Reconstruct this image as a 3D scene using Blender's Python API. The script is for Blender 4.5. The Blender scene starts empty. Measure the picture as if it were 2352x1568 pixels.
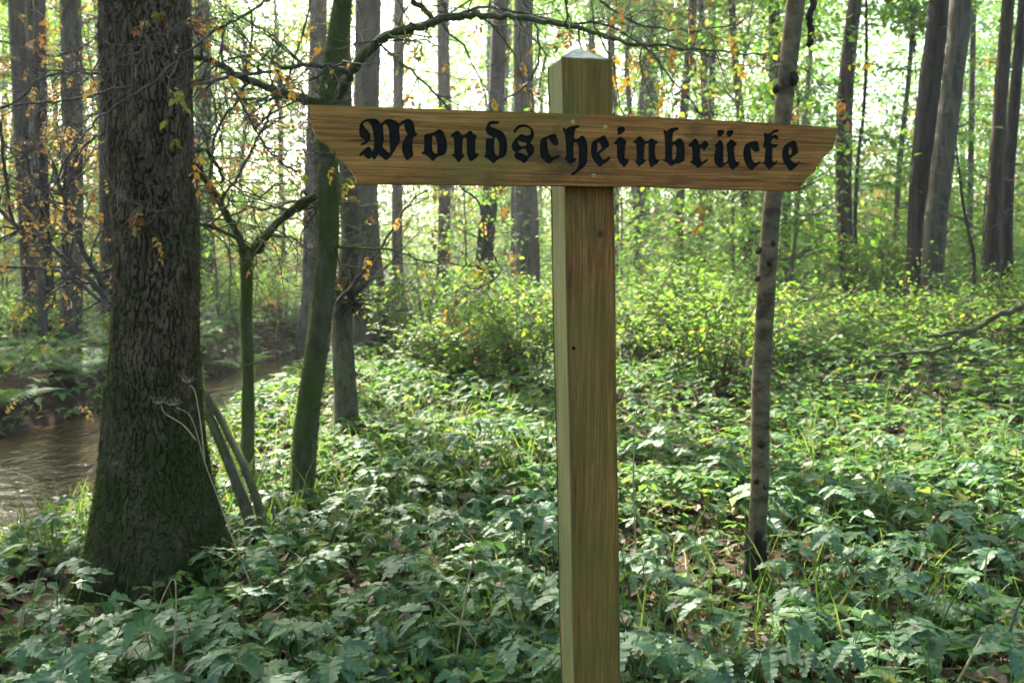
import bpy, math, random
import numpy as np
from mathutils import Vector, Matrix

R_ = math.radians
rng = np.random.default_rng(11)
random.seed(11)
scene = bpy.context.scene

# ---------------------------------------------------------------- camera
EYE, FPX, CX, CY, PITCH = 1.5, 1952.0, 1176.0, 784.0, R_(6.4)
cam_d = bpy.data.cameras.new("camera")
cam = bpy.data.objects.new("camera", cam_d)
scene.collection.objects.link(cam)
cam.location = (0, 0, EYE)
cam.rotation_euler = (R_(90) - PITCH, 0, 0)
cam_d.sensor_width = 36.0
cam_d.lens = 36.0 * FPX / 2352.0
cam_d.clip_start, cam_d.clip_end = 0.05, 600.0
cam_d.dof.use_dof = True
cam_d.dof.focus_distance = 2.2
cam_d.dof.aperture_fstop = 5.6
scene.camera = cam

# ---------------------------------------------------------------- sky, sun, exposure
SUN_AZ, SUN_EL = R_(-24), R_(40)          # azimuth from the view direction, to the left
world = bpy.data.worlds.new("World")
scene.world = world
world.use_nodes = True
wn = world.node_tree
sky = wn.nodes.new("ShaderNodeTexSky")
sky.sky_type = 'NISHITA'
sky.sun_disc = False
sky.sun_elevation = SUN_EL
sky.sun_rotation = SUN_AZ
sky.air_density, sky.dust_density, sky.ozone_density = 0.7, 4.0, 0.6
bgn = wn.nodes["Background"]
bgn.inputs[1].default_value = 0.15
wn.links.new(sky.outputs[0], bgn.inputs[0])
sun_d = bpy.data.lights.new("sun", 'SUN')
sun_d.energy, sun_d.angle, sun_d.color = 5.0, R_(0.5), (1.0, 0.93, 0.82)
sun = bpy.data.objects.new("sun", sun_d)
scene.collection.objects.link(sun)
SUND = Vector((math.sin(SUN_AZ) * math.cos(SUN_EL), math.cos(SUN_AZ) * math.cos(SUN_EL), math.sin(SUN_EL)))
sun.rotation_euler = SUND.to_track_quat('Z', 'Y').to_euler()
scene.view_settings.view_transform = 'Standard'
scene.view_settings.look = 'None'
scene.view_settings.gamma = 1.0
scene.view_settings.exposure = 2.8
scene.cycles.max_bounces = 5
scene.cycles.diffuse_bounces = 3
scene.cycles.glossy_bounces = 2
scene.cycles.transmission_bounces = 3
scene.cycles.volume_bounces = 0
scene.cycles.caustics_reflective = False
scene.cycles.caustics_refractive = False
scene.cycles.sample_clamp_indirect = 6.0
scene.cycles.use_adaptive_sampling = True
scene.cycles.adaptive_threshold = .025

# ---------------------------------------------------------------- places: a picture point at a chosen distance
CP, SP = math.cos(PITCH), math.sin(PITCH)
def ray(px, py):
    a, b = (px - CX) / FPX, (CY - py) / FPX
    return np.array([a, CP + b * SP, -SP + b * CP])
def P(px, py, Y):
    r = ray(px, py)
    return np.array([0, 0, EYE]) + r * (Y / r[1])
def G(px, py, z=0.0):
    r = ray(px, py)
    return np.array([0, 0, EYE]) + r * ((z - EYE) / r[2])
def W(px, Y):                       # width in metres of px picture pixels at distance Y
    return px * Y / FPX

# ---------------------------------------------------------------- mesh helpers
class Geo:
    def __init__(s): s.v, s.f, s.n = [], [], 0
    def add(s, V, F):
        V = np.asarray(V, dtype=np.float64).reshape(-1, 3); F = np.asarray(F, dtype=np.int64)
        s.v.append(V); s.f.append(F + s.n); s.n += len(V)
        return s
    def tube(s, pts, rad, sides=6, cap=False):
        V, F = tube(pts, rad, sides); s.add(V, F)
        if cap:
            s.f.append(np.array([[s.n - sides + i, s.n - sides + (i + 1) % sides, s.n - 1 - sides // 2] for i in range(sides)]))
        return s
    def mesh(s, name, mat=None, smooth=False, off=(0, 0, 0)):
        m = bpy.data.meshes.new(name)
        if s.n:
            V = np.concatenate(s.v) - np.asarray(off)
            m.vertices.add(len(V)); m.vertices.foreach_set("co", V.astype(np.float32).ravel())
            cnt = np.concatenate([np.full(len(f), f.shape[1], dtype=np.int32) for f in s.f if len(f)])
            idx = np.concatenate([f.ravel() for f in s.f if len(f)]).astype(np.int32)
            m.loops.add(len(idx)); m.loops.foreach_set("vertex_index", idx)
            m.polygons.add(len(cnt))
            st = np.concatenate([[0], np.cumsum(cnt)[:-1]]).astype(np.int32)
            m.polygons.foreach_set("loop_start", st)
            m.polygons.foreach_set("loop_total", cnt)
            m.polygons.foreach_set("use_smooth", np.full(len(cnt), bool(smooth)))
            m.update(calc_edges=True)
        if mat: m.materials.append(mat)
        return m

def smooth_path(pts, n=None, sub=4):
    pts = np.asarray(pts, dtype=np.float64)
    if len(pts) < 3:
        t = np.linspace(0, 1, (n or sub + 1)); return pts[0] + (pts[-1] - pts[0]) * t[:, None]
    ext = np.vstack([2 * pts[0] - pts[1], pts, 2 * pts[-1] - pts[-2]])
    out = []
    for i in range(1, len(ext) - 2):
        p0, p1, p2, p3 = ext[i - 1], ext[i], ext[i + 1], ext[i + 2]
        for k in range(sub):
            t = k / sub
            out.append(0.5 * (2 * p1 + (p2 - p0) * t + (2 * p0 - 5 * p1 + 4 * p2 - p3) * t * t + (3 * p1 - p0 - 3 * p2 + p3) * t ** 3))
    out.append(pts[-1])
    return np.array(out)

def frames(pts):
    T = np.gradient(pts, axis=0); T /= np.linalg.norm(T, axis=1)[:, None] + 1e-9
    up = np.array([0, 0, 1.0]) if abs(T[0][2]) < .9 else np.array([1.0, 0, 0])
    n = np.cross(up, T[0]); n /= np.linalg.norm(n)
    N = np.zeros_like(pts); N[0] = n
    for i in range(1, len(pts)):
        n = n - T[i] * np.dot(n, T[i]); n /= np.linalg.norm(n) + 1e-9; N[i] = n
    return T, N, np.cross(T, N)

def tube(pts, rad, sides=6):
    pts = np.asarray(pts, dtype=np.float64); rad = np.broadcast_to(np.asarray(rad, dtype=np.float64), (len(pts),))
    T, N, B = frames(pts)
    a = np.arange(sides) * 2 * math.pi / sides
    V = pts[:, None] + rad[:, None, None] * (np.cos(a)[None, :, None] * N[:, None] + np.sin(a)[None, :, None] * B[:, None])
    i = np.arange(len(pts) - 1)[:, None] * sides; j = np.arange(sides)[None]; k = (j + 1) % sides
    F = np.stack([i + j, i + k, i + sides + k, i + sides + j], axis=-1).reshape(-1, 4)
    return V.reshape(-1, 3), F

def rot_from(dirs, ups):
    """rotation matrices whose Y column is dirs and Z column close to ups"""
    y = dirs / (np.linalg.norm(dirs, axis=1)[:, None] + 1e-9)
    x = np.cross(y, ups); x /= np.linalg.norm(x, axis=1)[:, None] + 1e-9
    z = np.cross(x, y)
    return np.stack([x, y, z], axis=-1)

def scatter(geo, tmpl, pos, rot, sc):
    V0, F0 = tmpl
    sc = np.asarray(sc, dtype=np.float64)
    sc = sc[:, None, None] if sc.ndim == 1 else sc[:, None, :]
    V = np.einsum('mij,mnj->mni', rot, V0[None] * sc) + pos[:, None]
    F = F0[None] + (np.arange(len(pos)) * len(V0))[:, None, None]
    geo.add(V.reshape(-1, 3), F.reshape(-1, F0.shape[1]))

def rand_dirs(n, zlo=-1., zhi=1.):
    z = rng.uniform(zlo, zhi, n); a = rng.uniform(0, 2 * math.pi, n); r = np.sqrt(np.maximum(0, 1 - z * z))
    return np.stack([r * np.cos(a), r * np.sin(a), z], axis=1)

def vnoise(x, y, seed=0):
    """smooth value noise, about -1..1"""
    x = np.asarray(x, dtype=np.float64); y = np.asarray(y, dtype=np.float64)
    xi, yi = np.floor(x).astype(np.int64), np.floor(y).astype(np.int64)
    fx, fy = x - xi, y - yi
    fx, fy = fx * fx * (3 - 2 * fx), fy * fy * (3 - 2 * fy)
    def h(a, b):
        n = (a * 374761393 + b * 668265263 + seed * 974711) & 0xffffffff
        n = ((n ^ (n >> 13)) * 1274126177) & 0xffffffff
        return ((n ^ (n >> 16)) & 0xffff) / 32767.5 - 1
    return (h(xi, yi) * (1 - fx) + h(xi + 1, yi) * fx) * (1 - fy) + (h(xi, yi + 1) * (1 - fx) + h(xi + 1, yi + 1) * fx) * fy

# ---------------------------------------------------------------- object helpers
COL = scene.collection
def empty(name, loc=(0, 0, 0), rz=0.0, sc=1.0):
    o = bpy.data.objects.new(name, None); COL.objects.link(o)
    o.empty_display_size = .1
    o.location = loc; o.rotation_euler = (0, 0, rz); o.scale = (sc,) * 3
    return o
def tag(o, label=None, cat=None, group=None, kind=None):
    if label: o["label"] = label
    if cat: o["category"] = cat
    if group: o["group"] = group
    if kind: o["kind"] = kind
    return o
def obj(name, mesh, parent=None):
    o = bpy.data.objects.new(name, mesh); COL.objects.link(o)
    if parent is not None: o.parent = parent
    return o
def gobj(name, geo, mat, parent=None, smooth=False):
    off = parent.location if parent is not None else (0, 0, 0)
    q = parent
    if parent is not None and parent.parent is not None: off = parent.parent.location
    return obj(name, geo.mesh(name, mat, smooth, off), parent)
def copy_tree(o, parent=None):
    c = o.copy(); COL.objects.link(c); c.parent = parent
    for ch in o.children: copy_tree(ch, c)
    return c

# ---------------------------------------------------------------- materials
def new_mat(name):
    m = bpy.data.materials.new(name); m.use_nodes = True
    nt = m.node_tree; b = nt.nodes["Principled BSDF"]
    return m, nt, b
def N(nt, t, **kw):
    n = nt.nodes.new(t)
    for k, v in kw.items(): setattr(n, k, v)
    return n
def ramp(nt, cols, fac=None, interp='LINEAR'):
    r = N(nt, "ShaderNodeValToRGB"); cr = r.color_ramp; cr.interpolation = interp
    while len(cr.elements) < len(cols): cr.elements.new(.5)
    for e, (p, c) in zip(cr.elements, cols): e.position = p; e.color = (*c, 1)
    if fac is not None: nt.links.new(fac, r.inputs[0])
    return r
def tex(nt, scale, detail=4, rough=.6, mapping=None, src='Object', dist=0.0, kind="ShaderNodeTexNoise"):
    tc = N(nt, "ShaderNodeTexCoord")
    n = N(nt, kind); n.inputs["Scale"].default_value = scale
    if "Detail" in n.inputs: n.inputs["Detail"].default_value = detail
    if "Roughness" in n.inputs: n.inputs["Roughness"].default_value = rough
    if "Distortion" in n.inputs: n.inputs["Distortion"].default_value = dist
    if mapping:
        mp = N(nt, "ShaderNodeMapping"); mp.inputs["Scale"].default_value = mapping
        nt.links.new(tc.outputs[src], mp.inputs[0]); nt.links.new(mp.outputs[0], n.inputs["Vector"])
    else: nt.links.new(tc.outputs[src], n.inputs["Vector"])
    return n
def mixc(nt, fac, a, b, mode='MIX'):
    m = N(nt, "ShaderNodeMix", data_type='RGBA', blend_type=mode)
    for s, v in ((0, fac), (6, a), (7, b)):
        if isinstance(v, (int, float)): m.inputs[s].default_value = v
        elif isinstance(v, tuple): m.inputs[s].default_value = (*v, 1)
        else: nt.links.new(v, m.inputs[s])
    return m.outputs[2]
def bump(nt, b, h, strength=.5, dist=.01):
    n = N(nt, "ShaderNodeBump"); n.inputs["Strength"].default_value = strength; n.inputs["Distance"].default_value = dist
    nt.links.new(h, n.inputs["Height"]); nt.links.new(n.outputs[0], b.inputs["Normal"])

def rfac(nt, g):
    """mostly one colour per leaf object, a little change from leaflet to leaflet"""
    oi = N(nt, "ShaderNodeObjectInfo"); a = N(nt, "ShaderNodeMath", operation='MULTIPLY_ADD'); a.inputs[1].default_value = .25
    nt.links.new(g.outputs["Random Per Island"], a.inputs[0])
    b = N(nt, "ShaderNodeMath", operation='MULTIPLY'); b.inputs[1].default_value = .75; nt.links.new(oi.outputs["Random"], b.inputs[0])
    nt.links.new(b.outputs[0], a.inputs[2])
    return a.outputs[0]
def leaf_mat(name, cols, trans=.45, rough=.5, spec=.4, tcol=1.5, veins=False, objrand=False):
    m, nt, b = new_mat(name)
    g = N(nt, "ShaderNodeNewGeometry")
    k = len(cols)
    r = ramp(nt, [(i / (k - 1) if k > 1 else 0, c) for i, c in enumerate(cols)], rfac(nt, g) if objrand else g.outputs["Random Per Island"])
    nz = tex(nt, 9 if veins else 5, 4)
    col = mixc(nt, .6 if veins else .35, r.outputs[0], ramp(nt, [(.3, (.6, .6, .6)), (.7, (1.25, 1.25, 1.25))], nz.outputs[0]).outputs[0], 'MULTIPLY')
    nt.links.new(col, b.inputs["Base Color"])
    b.inputs["Roughness"].default_value = rough
    b.inputs["Specular IOR Level"].default_value = spec
    t = N(nt, "ShaderNodeBsdfTranslucent")
    tc = mixc(nt, 1.0, col, (tcol * 1.05, tcol, tcol * .55), 'MULTIPLY')
    nt.links.new(tc, t.inputs[0])
    mx = N(nt, "ShaderNodeMixShader"); mx.inputs[0].default_value = trans
    nt.links.new(b.outputs[0], mx.inputs[1]); nt.links.new(t.outputs[0], mx.inputs[2])
    nt.links.new(mx.outputs[0], nt.nodes["Material Output"].inputs[0])
    if veins:
        nb = tex(nt, 60, 2); bump(nt, b, nb.outputs[0], .35, .004)
    return m

def bark_mat(name, c1, c2, scale=9, stretch=.18, moss=None, moss_z=None, lichen=None, bstr=.7, bdist=.015, rings=False):
    m, nt, b = new_mat(name)
    a = tex(nt, scale, 6, .65, (1, 1, stretch) if not rings else (stretch, stretch, 1), dist=.4)
    f = tex(nt, scale * 6, 4, .7)
    col = ramp(nt, [(.37, c1), (.63, c2)], a.outputs[0]).outputs[0]
    col = mixc(nt, .35, col, ramp(nt, [(.25, (.5, .5, .5)), (.75, (1.4, 1.4, 1.4))], f.outputs[0]).outputs[0], 'MULTIPLY')
    if lichen:
        ln = tex(nt, 7, 5, .7)
        col = mixc(nt, ramp(nt, [(.52, (0, 0, 0)), (.62, (.8, .8, .8))], ln.outputs[0]).outputs[0], col, lichen)
    if moss:
        mn = tex(nt, 3.2, 6, .72)
        tc = N(nt, "ShaderNodeTexCoord"); sx = N(nt, "ShaderNodeSeparateXYZ"); nt.links.new(tc.outputs["Object"], sx.inputs[0])
        z0, z1, lo, base = moss_z
        mr = N(nt, "ShaderNodeMapRange"); mr.inputs[1].default_value = z0; mr.inputs[2].default_value = z1
        mr.inputs[3].default_value = lo; mr.inputs[4].default_value = base
        nt.links.new(sx.outputs[2], mr.inputs[0])
        ad = N(nt, "ShaderNodeMath", operation='ADD'); nt.links.new(mn.outputs[0], ad.inputs[0]); nt.links.new(mr.outputs[0], ad.inputs[1])
        fac = ramp(nt, [(.60, (0, 0, 0)), (.74, (.9, .9, .9))], ad.outputs[0]).outputs[0]
        mv = mixc(nt, f.outputs[0], tuple(x * .5 for x in moss), tuple(x * 1.5 for x in moss))
        col = mixc(nt, fac, col, mv)
    nt.links.new(col, b.inputs["Base Color"])
    b.inputs["Roughness"].default_value = .9; b.inputs["Specular IOR Level"].default_value = .2
    h = mixc(nt, .4, a.outputs[0], f.outputs[0])
    bump(nt, b, h, bstr, bdist)
    return m

def plain_mat(name, c1, c2=None, scale=20, rough=.7, spec=.3, metal=0.0):
    m, nt, b = new_mat(name)
    if c2:
        n = tex(nt, scale, 4); nt.links.new(ramp(nt, [(.35, c1), (.65, c2)], n.outputs[0]).outputs[0], b.inputs["Base Color"])
    else: b.inputs["Base Color"].default_value = (*c1, 1)
    b.inputs["Roughness"].default_value = rough; b.inputs["Specular IOR Level"].default_value = spec; b.inputs["Metallic"].default_value = metal
    return m

def wood_mat(name, axis, cols, green, greenamt, dark, g0=.46):
    m, nt, b = new_mat(name)
    mp = (3.0, 105, 105) if axis == 'x' else (105, 105, 3.0)
    mp2 = (1.2, 22, 22) if axis == 'x' else (22, 22, 1.2)
    a = tex(nt, 1.0, 9, .72, mp, dist=.35); a2 = tex(nt, 1.0, 4, .55, mp2, dist=.9)
    fine = tex(nt, 1.0, 5, .7, tuple(x * 2.2 for x in mp))
    k = len(cols)
    col = ramp(nt, [(.28 + .44 * i / (k - 1), c) for i, c in enumerate(cols)], mixc(nt, .5, a.outputs[0], a2.outputs[0])).outputs[0]
    col = mixc(nt, .8, col, ramp(nt, [(.38, (.42, .39, .35)), (.60, (1.4, 1.35, 1.28))], fine.outputs[0]).outputs[0], 'MULTIPLY')
    g1 = tex(nt, 4.5, 5, .6)
    col = mixc(nt, ramp(nt, [(g0, (0, 0, 0)), (g0 + .26, (greenamt,) * 3)], g1.outputs[0]).outputs[0], col, green)
    g2 = tex(nt, 5.5, 6, .65, (1, 1, 1.7) if axis == 'x' else (1.6, 1.6, .6))
    col = mixc(nt, ramp(nt, [(.56, (0, 0, 0)), (.74, (dark,) * 3)], g2.outputs[0]).outputs[0], col, (.022, .018, .013))
    cr = tex(nt, 1.0, 3, .5, (1.6, 85, 85) if axis == 'x' else (85, 85, 1.6), dist=.15)
    crack = ramp(nt, [(.27, (1, 1, 1)), (.315, (0, 0, 0))], cr.outputs[0]).outputs[0]
    col = mixc(nt, crack, col, (.018, .010, .005))
    nt.links.new(col, b.inputs["Base Color"])
    b.inputs["Roughness"].default_value = .8; b.inputs["Specular IOR Level"].default_value = .16
    bump(nt, b, mixc(nt, .5, mixc(nt, .6, a.outputs[0], fine.outputs[0]), mixc(nt, crack, (1., 1., 1.), (0., 0., 0.))), .6, .003)
    return m, nt, b

M = {}
M['board'], bnt, bb = wood_mat('board_wood', 'x', [(.070, .028, .009), (.195, .083, .024), (.30, .142, .042), (.375, .200, .068)], (.13, .125, .030), .75, .9)
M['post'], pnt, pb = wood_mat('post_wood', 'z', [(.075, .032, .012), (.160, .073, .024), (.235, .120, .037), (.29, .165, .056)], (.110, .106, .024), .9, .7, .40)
M['cap'] = plain_mat('weathered_end_grain', (.30, .29, .20), (.56, .54, .43), 60, .9, .1)
M['paint'] = plain_mat('black_letter_paint', (.0035, .0035, .0035), (.008, .008, .008), 80, .7, .12)
M['brass'] = plain_mat('brass_screw', (.42, .36, .17), (.55, .48, .25), 300, .35, .5, .9)
M['socket'] = plain_mat('screw_socket', (.03, .02, .012), None, 1, .8)
M['soil'] = plain_mat('forest_soil', (.020, .014, .009), (.055, .042, .026), 6, .95, .1)
M['big_bark'] = bark_mat('alder_bark', (.040, .027, .016), (.112, .080, .050), 14, .35, moss=(.026, .036, .008), moss_z=(1.9, .6, .02, .26), bstr=.6, bdist=.008)
M['moss_bark'] = bark_mat('mossy_bark', (.045, .042, .024), (.115, .105, .066), 16, .3, moss=(.052, .076, .014), moss_z=(-1, 6, .17, .19), bstr=.8, bdist=.01)
M['lichen_bark'] = bark_mat('lichen_bark', (.046, .038, .024), (.115, .098, .062), 22, .5, lichen=(.105, .115, .066), bstr=.8, bdist=.012)
M['grey_bark'] = bark_mat('grey_bark', (.040, .033, .023), (.112, .094, .067), 11, .16, lichen=(.105, .108, .072), bstr=1.0, bdist=.03)
M['brown_bark'] = bark_mat('brown_bark', (.032, .023, .015), (.088, .064, .043), 11, .16, moss=(.045, .055, .018), moss_z=(1.5, -.2, .0, .14), bstr=1.0, bdist=.03)
M['dark_bark'] = bark_mat('dark_bark', (.020, .016, .012), (.058, .047, .036), 11, .16, moss=(.035, .045, .012), moss_z=(2.0, -.2, .0, .14), bstr=1.0, bdist=.03)
M['sap_bark'] = bark_mat('ringed_bark', (.044, .031, .017), (.155, .116, .068), 24, .6, lichen=(.085, .092, .050), bstr=.8, bdist=.004, rings=True)
M['rot'] = bark_mat('rotten_base', (.012, .010, .007), (.035, .026, .018), 25, .3, bstr=1, bdist=.02)
M['twig'] = plain_mat('twig_bark', (.045, .036, .030), (.10, .085, .07), 30, .8, .25)
M['straw'] = plain_mat('dry_stalk', (.20, .15, .085), (.36, .28, .17), 25, .7, .25)
M['brush'] = plain_mat('dead_twigs', (.055, .040, .026), (.13, .10, .07), 12, .85, .2)
M['stem'] = leaf_mat('green_stem', [(.05, .11, .022), (.09, .15, .035), (.10, .12, .04)], .2, .5, .4)
M['herb'] = leaf_mat('broad_leaf', [(.040, .105, .046), (.055, .132, .054), (.072, .160, .056), (.048, .115, .054), (.095, .18, .048), (.060, .140, .058), (.14, .16, .05)], .36, .46, .42, 1.7, veins=True, objrand=True)
M['cover'] = leaf_mat('ground_leaf', [(.035, .090, .032), (.050, .125, .032), (.075, .165, .035), (.045, .105, .042), (.10, .18, .035), (.15, .17, .035)], .46, .6, .14, 1.6)
M['grass'] = leaf_mat('grass_blade', [(.05, .115, .022), (.07, .145, .028), (.10, .16, .035), (.15, .16, .06)], .4, .5, .25)
M['fern'] = leaf_mat('fern_green', [(.035, .095, .030), (.05, .12, .034), (.065, .125, .034)], .42, .55, .2)
M['shrub'] = leaf_mat('shrub_leaf', [(.06, .14, .028), (.085, .19, .03), (.11, .22, .035), (.07, .16, .035), (.14, .22, .04), (.22, .19, .04)], .5, .6, .14, 1.7)
M['canopy'] = leaf_mat('canopy_leaf', [(.045, .125, .022), (.065, .165, .028), (.085, .195, .032), (.11, .21, .035), (.16, .21, .04)], .52, .6, .15, 1.8)
M['canopy_y'] = leaf_mat('autumn_leaf', [(.14, .20, .035), (.26, .24, .045), (.34, .22, .045), (.32, .15, .035), (.12, .18, .035)], .5, .5, .35, 1.5)
M['rowan'] = leaf_mat('rowan_leaf', [(.07, .15, .03), (.16, .20, .03), (.36, .25, .035), (.34, .19, .03), (.24, .11, .03), (.14, .06, .03), (.08, .15, .03)], .5, .45, .4, 1.4, objrand=True)
M['rusty'] = leaf_mat('rusty_leaf', [(.30, .16, .08), (.20, .10, .055), (.38, .27, .13), (.09, .055, .04), (.32, .28, .08), (.24, .13, .07), (.10, .17, .03)], .5, .45, .4, 1.4, objrand=True)
M['litter'] = leaf_mat('fallen_leaf', [(.055, .038, .024), (.085, .062, .042), (.12, .092, .064), (.075, .056, .038), (.038, .028, .020), (.15, .080, .028), (.13, .115, .075)], .15, .65, .15)
M['moss'] = leaf_mat('moss_strand', [(.028, .045, .008), (.05, .075, .012), (.075, .10, .018)], .4, .7, .15)

# water
wm, wnt, wb = new_mat('brown_stream')
wnz = tex(wnt, 1.3, 4)
wnt.links.new(ramp(wnt, [(.42, (.006, .0045, .0022)), (.70, (.032, .020, .008))], wnz.outputs[0]).outputs[0], wb.inputs["Base Color"])
wb.inputs["Specular IOR Level"].default_value = .28; wb.inputs["Roughness"].default_value = .09; wb.inputs["IOR"].default_value = 1.33
wr = tex(wnt, 7, 5, .6, (1, .55, 1)); bump(wnt, wb, wr.outputs[0], .4, .06)
M['water'] = wm

# post's left side: green algae, with sky light painted in as a paler tone
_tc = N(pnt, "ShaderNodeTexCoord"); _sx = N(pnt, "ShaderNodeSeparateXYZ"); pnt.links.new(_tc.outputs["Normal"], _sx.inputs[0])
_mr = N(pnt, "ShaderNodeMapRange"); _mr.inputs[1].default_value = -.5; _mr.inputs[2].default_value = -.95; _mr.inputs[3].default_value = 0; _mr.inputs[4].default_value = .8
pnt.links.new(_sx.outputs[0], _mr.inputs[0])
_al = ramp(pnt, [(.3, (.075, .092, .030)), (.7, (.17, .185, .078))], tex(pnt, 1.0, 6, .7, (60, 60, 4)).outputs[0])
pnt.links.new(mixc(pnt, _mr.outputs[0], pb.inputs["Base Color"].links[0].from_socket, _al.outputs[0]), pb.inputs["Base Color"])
# post: shade inside an old bolt hole painted flat, and a knot with its own stain
def spot(nt, b, pt, r0, r1, colr):
    tc = N(nt, "ShaderNodeTexCoord"); d = N(nt, "ShaderNodeVectorMath", operation='DISTANCE')
    nt.links.new(tc.outputs["Object"], d.inputs[0]); d.inputs[1].default_value = pt
    mr = N(nt, "ShaderNodeMapRange"); mr.inputs[1].default_value = r0; mr.inputs[2].default_value = r1; mr.inputs[3].default_value = 1; mr.inputs[4].default_value = 0
    nt.links.new(d.outputs["Value"], mr.inputs[0])
    old = b.inputs["Base Color"].links[0].from_socket
    nt.links.new(mixc(nt, mr.outputs[0], old, colr), b.inputs["Base Color"])

# ---------------------------------------------------------------- leaf shapes (Y along the leaf, Z its upper side)
LEAF4 = (np.array([[0, 0, 0], [-.30, .42, .06], [0, .5, -.03], [.30, .42, .06], [0, 1, -.10]], dtype=float),
         np.array([[0, 2, 1], [0, 3, 2], [1, 2, 4], [2, 3, 4]]))
LEAF2 = (np.array([[0, 0, 0], [-.32, .45, .04], [.32, .45, .04], [0, 1, -.06]], dtype=float), np.array([[0, 2, 1], [1, 2, 3]]))
BLADE = (np.array([[-.012, 0, 0], [.012, 0, 0], [-.010, .4, .03], [.010, .4, .03], [-.006, .75, -.06], [.006, .75, -.06], [0, 1, -.22]], dtype=float),
         np.array([[0, 1, 3], [0, 3, 2], [2, 3, 5], [2, 5, 4], [4, 5, 6]]))
def join_t(parts):
    V, F, n = [], [], 0
    for v, f in parts: V.append(v); F.append(f + n); n += len(v)
    return np.concatenate(V), np.concatenate(F)
def xf(t, ang=0., tilt=0., sc=1., pos=(0, 0, 0), roll=0.):
    v = t[0] * sc
    cr, sr = math.cos(roll), math.sin(roll); v = np.stack([v[:, 0] * cr + v[:, 2] * sr, v[:, 1], -v[:, 0] * sr + v[:, 2] * cr], 1)
    ct, st = math.cos(tilt), math.sin(tilt); v = np.stack([v[:, 0], v[:, 1] * ct - v[:, 2] * st, v[:, 1] * st + v[:, 2] * ct], 1)
    c, s = math.cos(ang), math.sin(ang); v = np.stack([v[:, 0] * c - v[:, 1] * s, v[:, 0] * s + v[:, 1] * c, v[:, 2]], 1)
    return v + np.asarray(pos), t[1]
TERN = join_t([xf(LEAF4, 0, -.1, .62, (0, .32, 0)), xf(LEAF4, 1.15, -.12, .55, (-.02, .25, 0)), xf(LEAF4, -1.15, -.12, .55, (.02, .25, 0))])
def pinnate(pairs=6, curl=.25, drop=.12):
    L = []
    for i in range(pairs):
        y = .22 + .66 * i / (pairs - 1); z = -curl * y * y
        for sg in (1, -1):
            if rng.random() < drop: continue
            s = .31 * (1 - .3 * abs(i / (pairs - 1) - .45)) * rng.uniform(.7, 1.15)
            v = xf(LEAF4, sg * rng.normal(1.05, .22), rng.normal(-.35, .35), s, (0, y + rng.normal(0, .015), z), rng.normal(0, .6))
            L.append((v[0] * 1.0, v[1]))
    L.append(xf(LEAF4, 0, -.5, .3, (0, .88, -curl * .8)))
    L.append((np.array([[-.006, 0, 0], [.006, 0, 0], [.004, .5, -curl * .25], [-.004, .5, -curl * .25], [0, .95, -curl * .9]]), np.array([[0, 1, 2], [0, 2, 3], [3, 2, 4]])))
    return join_t(L)
PINN = [pinnate(6, .2), pinnate(5, .6), pinnate(6, -.1), pinnate(5, .4, .3), pinnate(4, .9, .3), pinnate(6, .5, .4)]

# ================================================================ THE SETTING
STREAM = smooth_path(np.array([[-6.2, -1], [-5.4, 2.5], [-4.55, 5.5], [-4.4, 7.2], [-4.3, 8.6], [-4.1, 10], [-3.9, 12.2], [-3.5, 14.2], [-2.95, 18], [-2.7, 21.5], [-2.6, 25], [-4.0, 31], [-8, 40], [-15, 60]], dtype=float), sub=8)
SHALF = np.interp(STREAM[:, 1], [0, 5.5, 8.5, 10, 12.3, 15, 22, 60], [1.5, 1.32, .92, .66, .55, .7, .9, 1.2])
WATER_Z = -.50
def stream_d(x, y):
    """signed distance to the water's edge, negative over water"""
    x = np.atleast_1d(x); y = np.atleast_1d(y)
    best = np.full(x.shape, 1e9)
    for i in range(len(STREAM) - 1):
        a, b = STREAM[i], STREAM[i + 1]; d = b - a; L = d @ d
        t = np.clip(((x - a[0]) * d[0] + (y - a[1]) * d[1]) / L, 0, 1)
        dd = np.hypot(x - a[0] - t * d[0], y - a[1] - t * d[1]) - (SHALF[i] + (SHALF[i + 1] - SHALF[i]) * t)
        best = np.minimum(best, dd)
    return best
def ground_z(x, y):
    x = np.atleast_1d(np.asarray(x, dtype=float)); y = np.atleast_1d(np.asarray(y, dtype=float))
    d = stream_d(x, y) + .12 * vnoise(x * 2.3, y * 2.3, 5)
    t = np.clip((d + .25) / 1.25, 0, 1); t = t * t * (3 - 2 * t)
    h = .05 * vnoise(x * .7, y * .7, 1) + .025 * vnoise(x * 2.6, y * 2.6, 2) + .1 * vnoise(x * .16, y * .16, 3)
    far = np.clip((np.hypot(x, y) - 14) / 60, 0, 1)
    return -.85 * (1 - t) + h * t + .25 * far
def gz(x, y): return float(ground_z(x, y)[0])

gx = np.concatenate([np.linspace(-90, -14, 30), np.linspace(-13.5, 13.5, 150), np.linspace(14, 90, 30)])
gy = np.concatenate([np.linspace(-12, 0, 14), np.linspace(.3, 26, 170), np.linspace(27, 150, 50)])
XX, YY = np.meshgrid(gx, gy, indexing='ij')
ZZ = ground_z(XX.ravel(), YY.ravel())
ii = (np.arange(len(gx) - 1)[:, None] * len(gy) + np.arange(len(gy) - 1)[None]).ravel()
g = Geo().add(np.stack([XX.ravel(), YY.ravel(), ZZ], 1), np.stack([ii, ii + len(gy), ii + len(gy) + 1, ii + 1], 1))
tag(gobj('ground', g, M['soil'], None, True), 'dark leafy forest floor under the plants', None, None, 'structure')

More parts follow.
